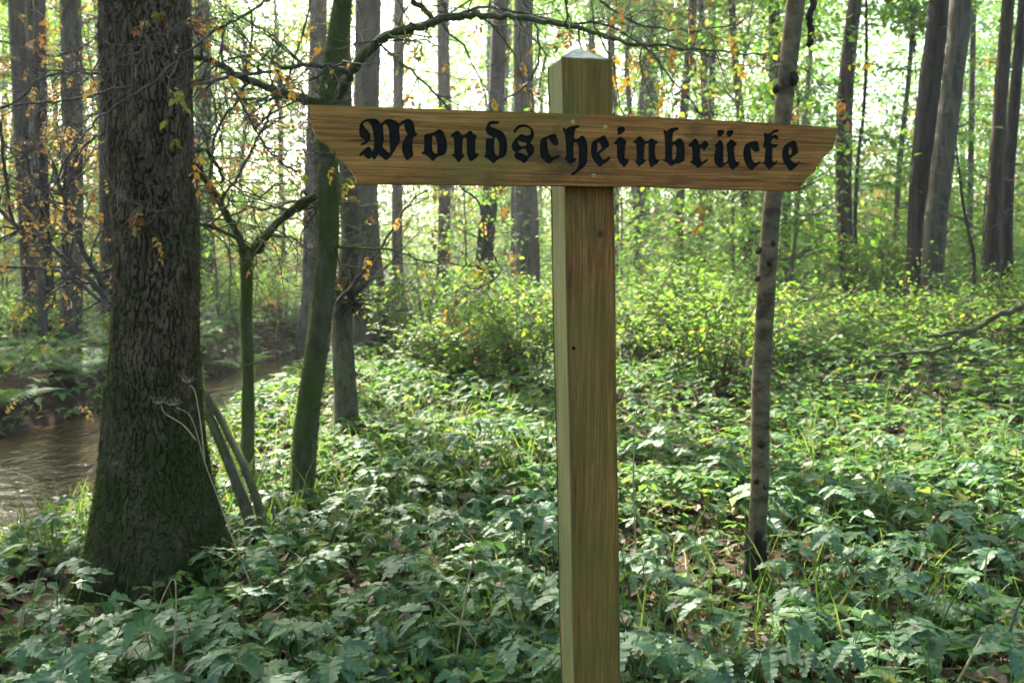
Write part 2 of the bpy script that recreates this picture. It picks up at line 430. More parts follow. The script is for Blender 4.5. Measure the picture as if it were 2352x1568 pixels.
T2 = np.gradient(STREAM, axis=0); T2 /= np.linalg.norm(T2, axis=1)[:, None]
Nn = np.stack([-T2[:, 1], T2[:, 0]], 1)
wl, wr_ = STREAM + Nn * (SHALF + .55)[:, None], STREAM - Nn * (SHALF + .55)[:, None]
g = Geo()
V = np.zeros((len(STREAM), 2, 3)); V[:, 0, :2] = wl; V[:, 1, :2] = wr_; V[:, :, 2] = WATER_Z
i = np.arange(len(STREAM) - 1) * 2
g.add(V.reshape(-1, 3), np.stack([i, i + 1, i + 3, i + 2], 1))
tag(gobj('stream_water', g, M['water']), 'shallow brown stream winding past the big mossy trunk', None, None, 'structure')

# ================================================================ THE SIGNPOST
K = 2352 / 4096
AY = R_(12.5)
q = P(1350, 402, 1.93)
sx_, sy_ = np.array([math.cos(AY), math.sin(AY)]), np.array([-math.sin(AY), math.cos(AY)])
HP = .060
org = q[:2] + sy_ * HP
sign = empty('wooden_signpost', (org[0], org[1], 0), AY)
tag(sign, 'square wooden post carrying a carved board that reads Mondscheinbrücke', 'signpost')
def on_plane(X, Y, ly):
    """photo pixel (full size) to the sign's own x,z on the upright plane local y = ly"""
    r = ray(X * K, Y * K)
    o = np.array([0, 0, EYE]) - np.array([org[0], org[1], 0])
    t = (ly - o[:2] @ sy_) / (r[:2] @ sy_)
    w = o + r * t
    return np.array([w[:2] @ sx_, w[2]])
tl, tr = on_plane(2246, 228, -HP), on_plane(2450, 235, -HP)
bl, br = on_plane(2292, 2731, -HP), on_plane(2487, 2731, -HP)
ztop = (tl[1] + tr[1]) / 2
xc_t, xc_b, zb = (tl[0] + tr[0]) / 2, (bl[0] + br[0]) / 2, (bl[1] + br[1]) / 2
hw = (tr[0] - tl[0]) / 2
# post: rings with eased corners, leaning a little
g = Geo()
zs = np.concatenate([np.linspace(-.35, ztop - .004, 60), [ztop]])
ring = []
ch = .0022
prof = np.array([[-1, -1, 1, 0], [-1, -1, 0, 1], [1, -1, 0, 1], [1, -1, -1, 0], [1, 1, -1, 0], [1, 1, 0, -1], [-1, 1, 0, -1], [-1, 1, 1, 0]], dtype=float)
Vp = []
for z in zs:
    xc = xc_b + (xc_t - xc_b) * (z - zb) / (ztop - zb)
    e = ch * (1 + .25 * math.sin(z * 23) * math.sin(z * 7)) * (2.0 if z == ztop else 1)
    for a, b_, cx_, cy_ in prof:
        Vp.append([xc + a * hw + cx_ * e + .0008 * math.sin(z * 9 + a), b_ * HP + cy_ * e, z])
nz_ = len(zs)
Fp = [[r * 8 + j, r * 8 + (j + 1) % 8, (r + 1) * 8 + (j + 1) % 8, (r + 1) * 8 + j] for r in range(nz_ - 1) for j in range(8)]
g.add(Vp, Fp)
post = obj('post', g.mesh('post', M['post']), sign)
g = Geo()
top8 = np.array(Vp[-8:]); apex = np.array([[xc_t - .004, 0, ztop + .034], [xc_t + .006, .003, ztop + .033]])
mid8 = top8 * .45 + apex[0] * .55; mid8[:, 2] = ztop + .0195
g.add(np.vstack([top8, mid8, apex]), [[j, (j + 1) % 8, 8 + (j + 1) % 8, 8 + j] for j in range(8)])
g.f.append(np.array([[8 + j, 8 + (j + 1) % 8, 16] for j in range(8)]))
tag(obj('cap', g.mesh('cap', M['cap']), sign), 'pale weathered pyramid top of the post')
hp = on_plane(1318 / K, 800 / K, -HP); kp = on_plane(1380 / K, 537 / K, -HP)
spot(pnt, pb, (hp[0], -HP, hp[1]), .0042, .0055, (.004, .003, .002))
spot(pnt, pb, (kp[0], -HP, kp[1]), .002, .013, (.05, .022, .010))

# board and letters: outlines measured on the board's own plane
LY = -HP - .030
def poly(pts, off, s, sub=3, closed=True):
    q_ = np.array([on_plane(off[0] + u / s, off[1] + v / s, LY) for u, v in pts])
    if sub <= 1: return q_
    n = len(q_); out = []
    for k in range(n):
        p0, p1, p2, p3 = q_[k - 1], q_[k], q_[(k + 1) % n], q_[(k + 2) % n]
        for j in range(sub):
            t = j / sub
            a = .5 * (2 * p1 + (p2 - p0) * t + (2 * p0 - 5 * p1 + 4 * p2 - p3) * t * t + (3 * p1 - p0 - 3 * p2 + p3) * t ** 3)
            out.append(.65 * a + .35 * (p1 + (p2 - p1) * t))
    return np.array(out)
S5, S4 = 2352 / 450, 4.48
O1, O2, O3, O4, O5, O6 = (1420, 450), (1850, 450), (2230, 450), (2620, 450), (2920, 450), (1220, 390)
def pl(s): 
    a = [float(t) for t in s.replace(';', ',').split(',')]
    return list(zip(a[::2], a[1::2]))
LET = [
 ('M', O1, S5, ["85,885;110,912;135,905;160,880;175,882;235,950;285,975;310,968;345,935;385,980;420,980;485,885;520,905;620,990;660,998;700,975;790,870;830,800;885,700;940,630;945,560;938,450;928,370;940,290;1000,240;1025,240;1035,310;1060,400;1100,470;1060,510;1010,610;980,700;980,790;1010,890;1060,980;1095,1005;1140,980;1215,910;1228,870;1210,800;1203,700;1212,560;1240,510;1290,485;1308,450;1295,425;1265,412;1250,330;1235,240;1200,175;1150,138;1095,130;1010,165;925,230;870,190;800,150;700,135;625,165;550,225;510,185;460,145;380,128;280,130;180,165;115,220;95,300;85,390;100,480;140,540;215,580;200,610;130,645;115,670;140,692;190,680;250,645;300,600;325,530;318,450;280,385;220,325;190,280;170,240;210,210;265,195;310,235;345,300;370,380;385,470;400,560;398,650;388,760;370,800;340,770;305,720;275,712;240,735;170,795;100,855"],
  ["590,270;640,235;680,300;708,360;712,450;722,600;728,730;738,820;700,835;640,780;578,715;590,660;608,580;600,450;595,350"]),
 ('o', O1, S5, ["1390,850;1405,820;1435,815;1445,690;1443,580;1447,480;1490,448;1590,435;1680,400;1740,355;1780,358;1840,395;1870,460;1900,530;1928,640;1930,740;1915,820;1870,885;1800,910;1720,935;1660,1000;1640,1018;1600,1005;1530,930;1450,875;1410,878"],
  ["1628,490;1660,490;1690,540;1718,640;1722,740;1715,820;1725,845;1690,855;1650,840;1622,780;1615,680;1617,580"]),
 ('n', O1, S5, ["2000,480;2030,450;2090,395;2140,378;2180,395;2230,465;2258,472;2307,455;2388,385;2428,378;2452,405;2478,450;2538,475;2551,505;2528,560;2520,700;2523,850;2568,848;2598,880;2538,950;2448,1015;2413,1020;2373,970;2343,880;2336,760;2333,640;2323,540;2293,528;2260,560;2252,660;2250,760;2248,865;2275,868;2292,890;2275,930;2200,1020;2165,1045;2130,1010;2070,930;2028,912;2022,882;2045,865;2070,865;2075,750;2070,620;2050,520;2012,510"], []),
 ('d', O2, S5, ["590,180;680,180;755,182;772,210;750,240;680,243;600,250;590,275;610,305;700,340;790,380;860,430;900,490;925,570;938,680;938,800;915,890;870,935;780,965;710,1010;680,1060;655,1070;610,1040;530,975;460,935;455,905;475,880;485,800;485,680;490,560;510,540;625,540;622,510;560,480;505,430;482,370;495,300;530,225"],
  ["685,525;710,525;745,590;765,680;765,790;755,890;725,903;690,870;672,800;665,700;667,600"]),
 ('s', O2, S5, ["1065,400;1090,350;1130,300;1190,260;1270,247;1360,265;1440,315;1490,390;1500,470;1485,540;1450,600;1425,640;1470,680;1500,740;1505,800;1480,870;1420,930;1360,1010;1300,1060;1275,1065;1240,1030;1150,990;1105,965;1080,915;1090,860;1110,840;1080,810;1040,780;1025,720;1028,670;1060,610;1110,545;1180,480;1235,450;1290,475;1350,485;1410,465;1430,420;1420,370;1380,325;1300,308;1220,318;1160,355;1125,400;1100,435;1075,430"],
  ["1165,595;1210,610;1270,630;1345,645;1320,690;1270,705;1215,700;1180,660", "1160,825;1220,785;1280,760;1320,770;1350,830;1370,905;1330,905;1280,865;1210,845"]),
 ('c', O2, S5, ["1625,600;1650,560;1700,525;1800,485;1900,450;1940,450;1975,520;2010,620;2000,670;1970,695;1920,690;1860,640;1820,580;1800,550;1778,560;1778,640;1790,760;1805,840;1840,910;1885,940;1990,890;2020,890;2030,925;2000,955;1930,990;1850,1055;1800,1070;1740,1030;1670,965;1635,900;1620,800;1617,700"], []),
 ('h', O3, S5, ["108,330;125,312;155,320;165,350;200,330;280,290;400,270;445,260;468,285;450,315;400,335;378,370;365,450;355,545;400,560;440,540;490,490;525,478;560,505;600,560;625,640;633,740;632,860;625,1000;610,1080;560,1140;460,1220;380,1290;320,1320;290,1310;290,1280;350,1235;400,1180;430,1110;443,1000;445,850;440,720;420,650;380,630;348,630;340,760;345,900;345,950;385,952;402,980;380,1020;310,1060;265,1085;230,1060;170,1000;142,990;145,960;170,935;180,850;175,700;165,560;150,450;125,390"], []),
 ('e', O3, S5, ["700,740;705,680;725,620;780,580;870,530;960,485;1000,485;1030,550;1070,620;1092,680;1060,730;980,790;890,865;895,890;930,960;970,985;1020,965;1075,925;1105,935;1100,970;1050,1030;960,1090;900,1135;860,1120;790,1050;730,960;705,880;697,800"],
  ["838,625;860,620;895,670;920,720;915,760;870,795;835,825;840,760;845,690"]),
 ('i', O3, S5, ["1172,635;1200,615;1240,570;1300,520;1345,515;1380,545;1440,595;1450,625;1430,670;1420,760;1415,880;1420,960;1470,975;1493,1005;1475,1060;1420,1135;1390,1150;1350,1110;1290,1040;1250,950;1242,850;1243,740;1240,680;1190,665", "1250,330;1270,312;1340,298;1395,310;1422,350;1405,400;1350,440;1285,475;1262,460;1255,400"], []),
 ('n', O3, S5, ["1575,610;1620,580;1690,510;1730,495;1760,515;1820,590;1850,603;1900,590;1950,545;1985,540;2030,580;2090,600;2108,635;2085,660;2055,665;2045,740;2045,850;2060,940;2080,985;2115,985;2130,1015;2110,1060;2040,1100;1985,1150;1950,1140;1915,1070;1903,980;1903,850;1900,700;1895,650;1830,685;1820,780;1815,900;1812,990;1845,990;1855,1020;1820,1055;1750,1105;1720,1140;1690,1130;1650,1070;1615,1030;1620,1010;1645,990;1655,880;1650,750;1640,655;1590,640"], []),
 ('b', O4, S5, ["172,390;185,365;215,365;235,395;290,360;340,325;420,315;470,310;498,340;485,370;430,385;390,420;378,500;370,600;400,610;450,570;500,540;540,540;590,600;620,660;628,780;630,900;632,1000;590,1030;490,1080;450,1065;390,1100;345,1130;300,1095;230,1040;175,1020;170,990;205,970;215,880;210,750;205,600;198,480"],
  ["385,685;420,680;445,740;445,850;435,940;400,985;375,985;370,880;372,760"]),
 ('r', O4, S5, ["690,700;700,675;760,620;810,560;860,550;895,590;935,675;965,660;1010,610;1050,588;1085,610;1125,665;1110,710;1070,770;1045,805;1020,795;970,745;955,760;948,880;960,980;985,1030;1030,1010;1090,965;1120,980;1100,1020;1010,1090;920,1160;890,1170;840,1115;770,1070;735,1045;735,1015;770,1010;782,920;778,800;760,720;720,715"], []),
 ('u', O4, S5, ["1235,710;1260,670;1310,620;1350,578;1390,585;1420,630;1440,700;1440,800;1435,900;1440,1000;1440,1050;1510,1020;1520,960;1510,850;1500,740;1490,670;1520,630;1580,570;1620,560;1660,600;1720,650;1705,690;1670,720;1660,800;1670,900;1690,1000;1720,1040;1750,1018;1770,1040;1755,1110;1690,1170;1620,1205;1580,1170;1545,1100;1520,1065;1470,1100;1400,1155;1350,1160;1290,1110;1240,1030;1232,950;1245,850;1260,780;1265,725", "1300,410;1320,370;1380,362;1440,370;1452,410;1430,460;1380,510;1340,512;1305,480", "1490,430;1520,385;1570,368;1620,370;1648,405;1635,450;1600,505;1550,518;1510,490"], []),
 ('c', O5, S4, ["250,640;275,580;330,545;400,520;480,512;515,560;530,640;540,680;500,705;450,715;400,670;382,645;385,740;400,830;430,890;470,905;530,870;553,890;530,930;470,970;420,1030;385,1045;340,1010;285,930;250,840;235,750;240,690"], []),
 ('k', O5, S4, ["605,380;625,360;645,375;700,378;740,350;790,315;850,300;880,315;870,345;820,355;770,385;755,415;800,405;850,415;875,460;860,498;830,490;815,470;775,475;765,510;750,560;800,568;865,570;862,600;830,630;775,635;768,700;765,800;770,880;810,890;845,855;862,875;840,920;770,980;710,1030;670,1000;610,925;605,890;620,870;625,760;632,680;632,640;590,630;590,600;610,530;612,450"], []),
 ('e', O5, S4, ["935,720;945,660;970,600;1030,550;1100,515;1160,510;1195,545;1210,610;1225,660;1228,730;1160,775;1110,810;1090,830;1130,880;1185,915;1220,880;1250,878;1250,910;1200,970;1150,1020;1090,1050;1050,1025;1000,950;955,880;938,800"],
  ["1075,620;1090,630;1110,690;1100,735;1070,765;1062,700"]),
]
left = [(1220 + u / 3.92, 390 + v / 3.92) for u, v in pl("70,115;76,190;90,330;115,460;150,560;200,640;280,705;370,755;395,790;410,842;486,856;470,935;540,970;620,1030;700,1110;760,1200;800,1290;808,1352")]
right = [(2920 + u / 4.48, 450 + v / 4.48) for u, v in pl("1225,1408;1250,1370;1300,1280;1350,1200;1420,1140;1510,1075;1545,1020;1550,957;1615,935;1620,870;1670,815;1760,740;1840,640;1880,530;1905,400;1925,275")]
bot = [(1850, 738), (2050, 741), (2230, 742), (2420, 746), (2560, 744), (2700, 750), (2920, 757), (3050, 760)]
topp = [(3070, 492), (2850, 481), (2620, 469), (2454, 461), (2125, 450), (1850, 441), (1520, 428)]
outline = np.array([on_plane(x, y, LY) for x, y in left + bot + right + topp])

def fill_mesh(name, splines, half, mat):
    """flat filled outline of the given half thickness, standing in the sign's x-z plane"""
    c = bpy.data.curves.new(name, 'CURVE'); c.dimensions = '2D'; c.fill_mode = 'BOTH'; c.extrude = half
    for p in splines:
        s = c.splines.new('POLY'); s.points.add(len(p) - 1)
        s.points.foreach_set("co", np.hstack([p, np.zeros((len(p), 1)), np.ones((len(p), 1))]).ravel())
        s.use_cyclic_u = True
    o = bpy.data.objects.new(name, c); COL.objects.link(o)
    bpy.context.view_layer.update()
    m = bpy.data.meshes.new_from_object(o.evaluated_get(bpy.context.evaluated_depsgraph_get()))
    bpy.data.objects.remove(o); bpy.data.curves.remove(c)
    n = len(m.vertices); co = np.zeros(n * 3); m.vertices.foreach_get("co", co); co = co.reshape(-1, 3)
    F = [list(p.vertices) for p in m.polygons]
    bpy.data.meshes.remove(m)
    return np.stack([co[:, 0], -co[:, 2], co[:, 1]], 1), F      # curve z (towards viewer) -> -y
def raw_mesh(name, lst, mat):
    m = bpy.data.meshes.new(name); V, F, n = [], [], 0
    for v, f in lst:
        V += [tuple(x) for x in v]; F += [[i + n for i in p] for p in f]; n += len(v)
    m.from_pydata(V, [], F); m.polygons.foreach_set('use_smooth', np.zeros(len(F), dtype=bool)); m.materials.append(mat); m.update()
    return m
holes, fills = [], []
for ch_, off, s, outs, ins in LET:
    a = [poly(pl(t), off, s) for t in outs]; b_ = [poly(pl(t), off, s) for t in ins]
    holes += a + b_; fills.append(a + b_)
DEEP, THICK = .0055, .030
fv, ff = fill_mesh('front', [outline] + holes, DEEP / 2, None); fv[:, 1] += LY + DEEP / 2
bv, bf = fill_mesh('back', [outline], (THICK - DEEP) / 2, None); bv[:, 1] += LY + DEEP + (THICK - DEEP) / 2
board = obj('board', raw_mesh('board', [(fv, ff), (bv, bf)], M['board']), sign)
tag(board, 'carved brown board with scrolled ends and black blackletter writing')
for (ch_, *_), sp in zip(LET, fills):
    lv, lf = fill_mesh('letter', sp, .0004, None); lv[:, 1] += LY + DEEP - .0008
    obj('letter', raw_mesh('letter', [(lv, lf)], M['paint']), board)
# brass screws
sg = Geo()
pr = [(.0000, -.0002), (.0018, -.0002), (.0021, -.0016), (.0034, -.0019), (.0044, -.0010), (.0046, .003)]
k = 16
V = np.array([[r * math.cos(2 * math.pi * j / k), y, r * math.sin(2 * math.pi * j / k)] for r, y in pr for j in range(k)])
sg.add(V, [[a * k + j, a * k + (j + 1) % k, (a + 1) * k + (j + 1) % k, (a + 1) * k + j] for a in range(1, len(pr) - 1) for j in range(k)])
sg.add([[.0023 * math.cos(2 * math.pi * j / k), -.0006, .0023 * math.sin(2 * math.pi * j / k)] for j in range(k)], [list(range(k))])
smesh = sg.mesh('screw', M['brass'], True)
smesh.materials.append(M['socket']); smesh.polygons[len(smesh.polygons) - 1].material_index = 1
for u, v in ((318, 200), (990, 303), (752, 1322)):
    p = on_plane(O3[0] + u / S5, O3[1] + v / S5, LY)
    s_ = obj('screw', smesh, board); s_.location = (p[0], LY, p[1])

# ================================================================ CROWNS, SAPLINGS, TREES
def leaf_cloud(geo, cents, rad, per, size, tm, flat=.55, jitter=1.0):
    """leaves in clumps: per leaves round each clump centre"""
    n = len(cents) * per
    c = np.repeat(cents, per, axis=0); r = np.repeat(np.broadcast_to(rad, (len(cents),)), per)
    p = c + rand_dirs(n) * (r * rng.uniform(0, 1, n) ** .5)[:, None] * np.array([1, 1, flat])
    d = rand_dirs(n, -.75, .35); up = rand_dirs(n, .2, 1)
    scatter(geo, tm, p, rot_from(d, up), size * rng.uniform(.65, 1.3, n))
def make_crown(seed, n_cl, per, leaf, R=3.4, H=4.2):
    """crown leaves and its limbs, origin at the trunk's top"""
    L, B = Geo(), Geo()
    cents = []
    for k in range(n_cl):
        a, z = rng.uniform(0, 2 * math.pi), rng.uniform(-1, 1)
        r = R * math.sqrt(max(.05, 1 - z * z)) * rng.uniform(.25, 1.08)
        cents.append([r * math.cos(a), r * math.sin(a), z * H - .2])
    cents = np.array(cents)
    leaf_cloud(L, cents, rng.uniform(.5, 1.1, n_cl), per, leaf, LEAF2)
    for k in rng.choice(n_cl, 16, replace=False):
        c = cents[k]; z0 = min(c[2] - .8, 1.5) - rng.uniform(.3, 1.5)
        B.tube(smooth_path([[0, 0, z0], c * [.45, .45, 0] + [0, 0, (z0 + c[2]) / 2 + .1], c], sub=3), np.linspace(.055, .012, 7), 4)
    return L, B
CROWN = []
for sd in range(4):
    L, B = make_crown(sd, 120, 62, .17)
    L2, _ = make_crown(sd, 95, 48, .16)
    CROWN.append((L, B.mesh('limb', M['dark_bark']), L2))
def crown_mesh(i, m, thin=False):
    key = ('crown', i, m, thin)
    if key not in CACHE: CACHE[key] = CROWN[i][2 if thin else 0].mesh('crown', M[m])
    return CACHE[key]
CACHE = {}

def trunk_path(pts, Y, base_z=None, top_z=15, Yt=None):
    """traced (x, y, width) picture points from foot to head at distance Y, carried on to top_z"""
    W_, R = [], []
    n = len(pts)
    for k, (x, y, w) in enumerate(pts):
        yy = Y + ((Yt or Y) - Y) * k / max(1, n - 1)
        W_.append(P(x, y, yy)); R.append(W(w, yy) / 2)
    W_ = np.array(W_); R = np.array(R)
    b = W_[0].copy(); bz = (gz(b[0], b[1]) - .12) if base_z is None else base_z
    if bz < b[2] - .02:
        W_ = np.vstack([[b[0], b[1], bz], W_]); R = np.concatenate([[R[0] * 1.12], R])
    d = W_[-1] - W_[-2 if n < 3 else -3]; d = d / np.linalg.norm(d)
    z = W_[-1][2]
    if top_z > z + .5:
        rem = top_z - z; ext = []
        lean = d[:2] / max(d[2], .3)
        for f in (.12, .4, .7, 1.0):
            xy = W_[-1][:2] + lean * rem * f * (1 - .35 * f)
            ext.append([xy[0], xy[1], z + rem * f])
        W_ = np.vstack([W_, ext]); R = np.concatenate([R, R[-1] * np.array([.95, .8, .6, .35])])
    return W_, R
def rough_tube(path, rad, sides, amp=.04, sub=4, seed=0, flare=.0):
    p = smooth_path(path, sub=sub); t = np.linspace(0, len(rad) - 1, len(p)); r = np.interp(t, np.arange(len(rad)), rad)
    V, F = tube(p, np.ones(len(p)), sides)
    a = np.tile(np.arange(sides) / sides, len(p)); s = np.repeat(np.linspace(0, 1, len(p)), sides)
    rr = np.repeat(r, sides); c = np.repeat(p, sides, axis=0)
    h = c[:, 2] - p[0][2]
    k = 1 + amp * vnoise(a * 6, h * 5, seed) * np.minimum(1, np.minimum(a, 1 - a) * 8 + .3) + amp * .6 * vnoise(a * 14, h * 11, seed + 1) 
    if flare: k = k + flare * np.exp(-np.maximum(h - .12, 0) / .22) * (.55 + .45 * np.sin(a * 2 * math.pi * 4 + seed))
    return c + (V - c) * (rr * k)[:, None], F
def tree(name, label, pts, Y, mat, top_z=15, cat='tree', group=None, sides=12, crown=None, cs=1.0, cm='canopy', flare=.25, amp=.05, Yt=None, base_z=None, sub=4):
    path, rad = trunk_path(pts, Y, base_z, top_z, Yt)
    root = empty(name, path[0]); tag(root, label, cat, group)
    sd = int(abs(path[0][0]) * 97 + Y * 31)
    V, F = rough_tube(path, rad, sides, amp, sub, sd, flare)
    g = Geo().add(V, F)
    gobj('trunk', g, M[mat], root, True)
    if crown is not None: add_crown(root, path[-1] - path[0], crown, cs, cm)
    return root, path, rad
def add_crown(root, top, i, cs=1.0, cm='canopy'):
    rz = random.uniform(0, 6.28)
    for nm, me in (('crown', crown_mesh(i, cm)), ('limb', CROWN[i][1])):
        c = obj(nm, me, root); c.location = top; c.rotation_euler = (0, 0, rz); c.scale = (cs, cs, cs * .95)

# ---- the big trunk on the left, with its bark plates as relief
BT = [(345, 1440, 420), (352, 1375, 388), (357, 1300, 360), (360, 1238, 328), (353, 1100, 272), (354, 950, 232), (356, 800, 213), (360, 650, 204), (352, 430, 207), (343, 200, 205), (334, 0, 205), (330, -120, 204)]
YB = 3.85
bt = empty('alder_tree', (P(350, 1400, YB)[0], YB, -.25))
tag(bt, 'thick old tree with plated bark, moss around its foot, beside the stream', 'tree')
bp = np.array([P(x, y, YB) for x, y, w in BT]); brd = np.array([W(w, YB) / 2 * .985 for x, y, w in BT])
zz = np.concatenate([np.linspace(-.32, 2.95, 560), np.linspace(3.05, 16, 20)])
o_ = np.argsort(bp[:, 2])
cxz = np.interp(zz, bp[o_, 2], bp[o_, 0]); rz_ = np.interp(zz, bp[o_, 2], brd[o_])
ker = np.ones(25) / 25
cxz[:560] = np.convolve(np.pad(cxz[:560], 12, mode='edge'), ker, 'valid'); rz_[:560] = np.convolve(np.pad(rz_[:560], 12, mode='edge'), ker, 'valid')
up_ = zz > 2.95; rz_[up_] *= np.linspace(1, .45, up_.sum())
SD = 300
th = np.arange(SD) * 2 * math.pi / SD
ZZg, TH = np.meshgrid(zz, th, indexing='ij'); RR = np.repeat(rz_[:, None], SD, 1)
# plates: cells taller than wide, wrapped round the trunk
nu = 42
u = TH / (2 * math.pi) * nu + .45 * vnoise(TH * 5, ZZg * 14, 3) + .22 * vnoise(TH * 14, ZZg * 30, 13) ; v = ZZg / .085 + 1.0 * vnoise(TH * 16, ZZg * 9, 4)
ui, vi = np.floor(u).astype(int), np.floor(v).astype(int)
f1 = np.full(u.shape, 9.); f2 = np.full(u.shape, 9.); hid = np.zeros(u.shape)
def hsh(a, b, s):
    n = (a * 73856093 ^ b * 19349663 ^ s * 83492791) & 0xffffffff
    n = ((n ^ (n >> 13)) * 1274126177) & 0xffffffff
    return ((n ^ (n >> 16)) & 0xffff) / 65535.
for du in (-1, 0, 1):
    for dv in (-1, 0, 1):
        a, b_ = ui + du, vi + dv; aw = a % nu
        d_ = np.hypot(a + .1 + .8 * hsh(aw, b_, 1) - u, (b_ + .1 + .8 * hsh(aw, b_, 2) - v) * .95)
        nw = d_ < f1
        f2 = np.where(nw, f1, np.minimum(f2, d_)); hid = np.where(nw, hsh(aw, b_, 3), hid); f1 = np.where(nw, d_, f1)
edge = np.clip((f2 - f1 - .04) / .13, 0, 1); edge = edge * edge * (3 - 2 * edge)
mossy = np.clip((1.0 - ZZg) / .9, 0, 1)
rel = edge * (.012 + .010 * hid) * (1 - .5 * mossy) + .004 * vnoise(TH * 25, ZZg * 40, 8) + .010 * vnoise(TH * 3, ZZg * 2.5, 9)
low = np.exp(-np.maximum(ZZg + .05, 0) / .28)
RR = np.where(ZZg < 3, RR - .034, RR)
rel = rel + RR * .16 * low * np.sin(TH * 5 + .8)
V = np.stack([cxz[:, None] + (RR + rel) * np.cos(TH), YB + (RR + rel) * np.sin(TH), ZZg], -1).reshape(-1, 3)
i = np.arange(len(zz) - 1)[:, None] * SD; j = np.arange(SD)[None]
F = np.stack([i + j, i + (j + 1) % SD, i + SD + (j + 1) % SD, i + SD + j], -1).reshape(-1, 4)
trunkg = Geo().add(V, F)
gobj('trunk', trunkg, M['big_bark'], bt)
add_crown(bt, np.array([cxz[-1], YB, 15.5]) - np.array(bt.location), 0, 1.0)
# moss strands
def moss_on(V, ok, n, ln, parent, jitter=.35):
    idx = rng.choice(np.nonzero(ok)[0], n)
    p = V[idx]
    return p
Vg = V.reshape(len(zz), SD, 3)
pz = (np.clip(1.35 - ZZg, 0, None) ** 1.3 * (ZZg > -.1) * (.25 + .75 * np.abs(np.cos(TH))) * (vnoise(TH * 5, ZZg * 6, 21) > -.35) + .25 * (np.cos(TH) > .88) * (ZZg < 1.9) * (ZZg > -.1)) * (np.sin(TH) < .45)
pz = pz.ravel() / pz.sum()
idx = rng.choice(len(pz), 15000, p=pz)
nrm = np.stack([np.cos(TH.ravel()[idx]), np.sin(TH.ravel()[idx]), np.zeros(len(idx))], 1)
d = nrm * rng.uniform(.3, 1, (len(idx), 1)) + rand_dirs(len(idx)) * .8 + np.array([0, 0, -.15])
g = Geo()
STR = (np.array([[-.05, 0, 0], [.05, 0, 0], [.03, .55, .1], [0, 1, -.15]]), np.array([[0, 1, 2], [0, 2, 3]]))
scatter(g, STR, V[idx], rot_from(d, nrm + rand_dirs(len(idx)) * .4), rng.uniform(.008, .024, len(idx)))
tag(gobj('moss', g, M['moss'], bt), None, None, None, 'stuff')

# ---- nearer slim trees
lean, lp, lr = tree('leaning_tree', 'slim moss covered tree leaning left behind the left end of the board', [(688, 1165, 56), (696, 1080, 54), (702, 1000, 55), (720, 860, 52), (738, 720, 48), (752, 560, 50), (755, 430, 48), (752, 320, 46), (757, 220, 46), (772, 110, 44), (788, 0, 42), (800, -90, 40)], 5.0, 'moss_bark', 9, amp=.09, flare=.3, sides=24, sub=22, crown=1, cs=.8)
rowan, rp, rr = tree('forked_sapling', 'thin mossy tree that forks like a Y beside the big trunk', [(566, 1090, 36), (569, 980, 29), (570, 880, 28), (566, 760, 27), (566, 660, 27), (565, 590, 30)], 5.6, 'moss_bark', 0, amp=.1, flare=.2, sides=18, sub=22)
burr, up2, ur = tree('burred_tree', 'slender lichen covered tree with a dark twiggy burr halfway up', [(797, 1010, 74), (794, 960, 56), (792, 880, 50), (788, 800, 48), (786, 720, 50), (800, 620, 46), (806, 520, 44), (800, 400, 42), (790, 250, 40), (786, 100, 36), (784, -60, 34)], 6.7, 'lichen_bark', 11, amp=.08, flare=.5, sides=20, sub=22, crown=2, cs=.8)
sap, sp_, sr_ = tree('sapling_tree', 'thin pale ringed trunk with knots rising right of the post', [(1730, 1330, 38), (1737, 1241, 40), (1743, 1150, 42), (1746, 1050, 43), (1747, 900, 42), (1753, 780, 42), (1761, 650, 41), (1768, 540, 40), (1776, 450, 39), (1800, 245, 38), (1812, 140, 39), (1828, 0, 40), (1836, -70, 40)], 3.65, 'sap_bark', 10, amp=.025, flare=.0, sides=24, sub=18, crown=3, cs=.7)
# its rotten dark foot and knots
fp = smooth_path([P(1728, 1360, 3.65), P(1732, 1300, 3.65), P(1737, 1235, 3.65), P(1741, 1170, 3.65)], sub=8)
V, F = tube(fp, 1.0, 22); cc = np.repeat(fp, 22, axis=0); hh = np.repeat(np.linspace(0, 1, len(fp)), 22); aa = np.tile(np.arange(22) / 22, len(fp))
front = np.cos((aa - .1) * 2 * math.pi)
k = (.050 - .004 * hh) * (1 + .13 * vnoise(aa * 9, hh * 9, 31) + .10 * vnoise(aa * 22, hh * 20, 32)); k = np.where(hh > .72 + .2 * vnoise(aa * 7, aa * 0, 4), .036, k)
tag(gobj('rotten_foot', Geo().add(cc + (V - cc) * k[:, None], F), M['rot'], sap, True), 'blackened rotten foot of the trunk')
for x, y, w in ((1744, 575, 13), (1776, 560, 12), (1768, 605, 14), (1741, 640, 10), (1784, 205, 14), (1822, 180, 24), (1795, 352, 20), (1762, 980, 9), (1748, 1020, 16), (1738, 1105, 12), (1757, 1118, 12)):
    c = P(x, y, 3.65 - .036); r = W(w, 3.6) / 2
    V, F = tube(np.array([[0, .012, 0], [0, -.004, .001], [0, -.007, .002], [0, -.002, .001], [0, .003, 0]]), np.array([1.25, 1.0, .8, .45, .02]) * r, 9)
    V = V * np.array([1, 1, 1.25]) + c + rng.normal(0, .0012, V.shape)
    gobj('knot', Geo().add(V, F), M['brown_bark'], sap, True)
STEMS = []
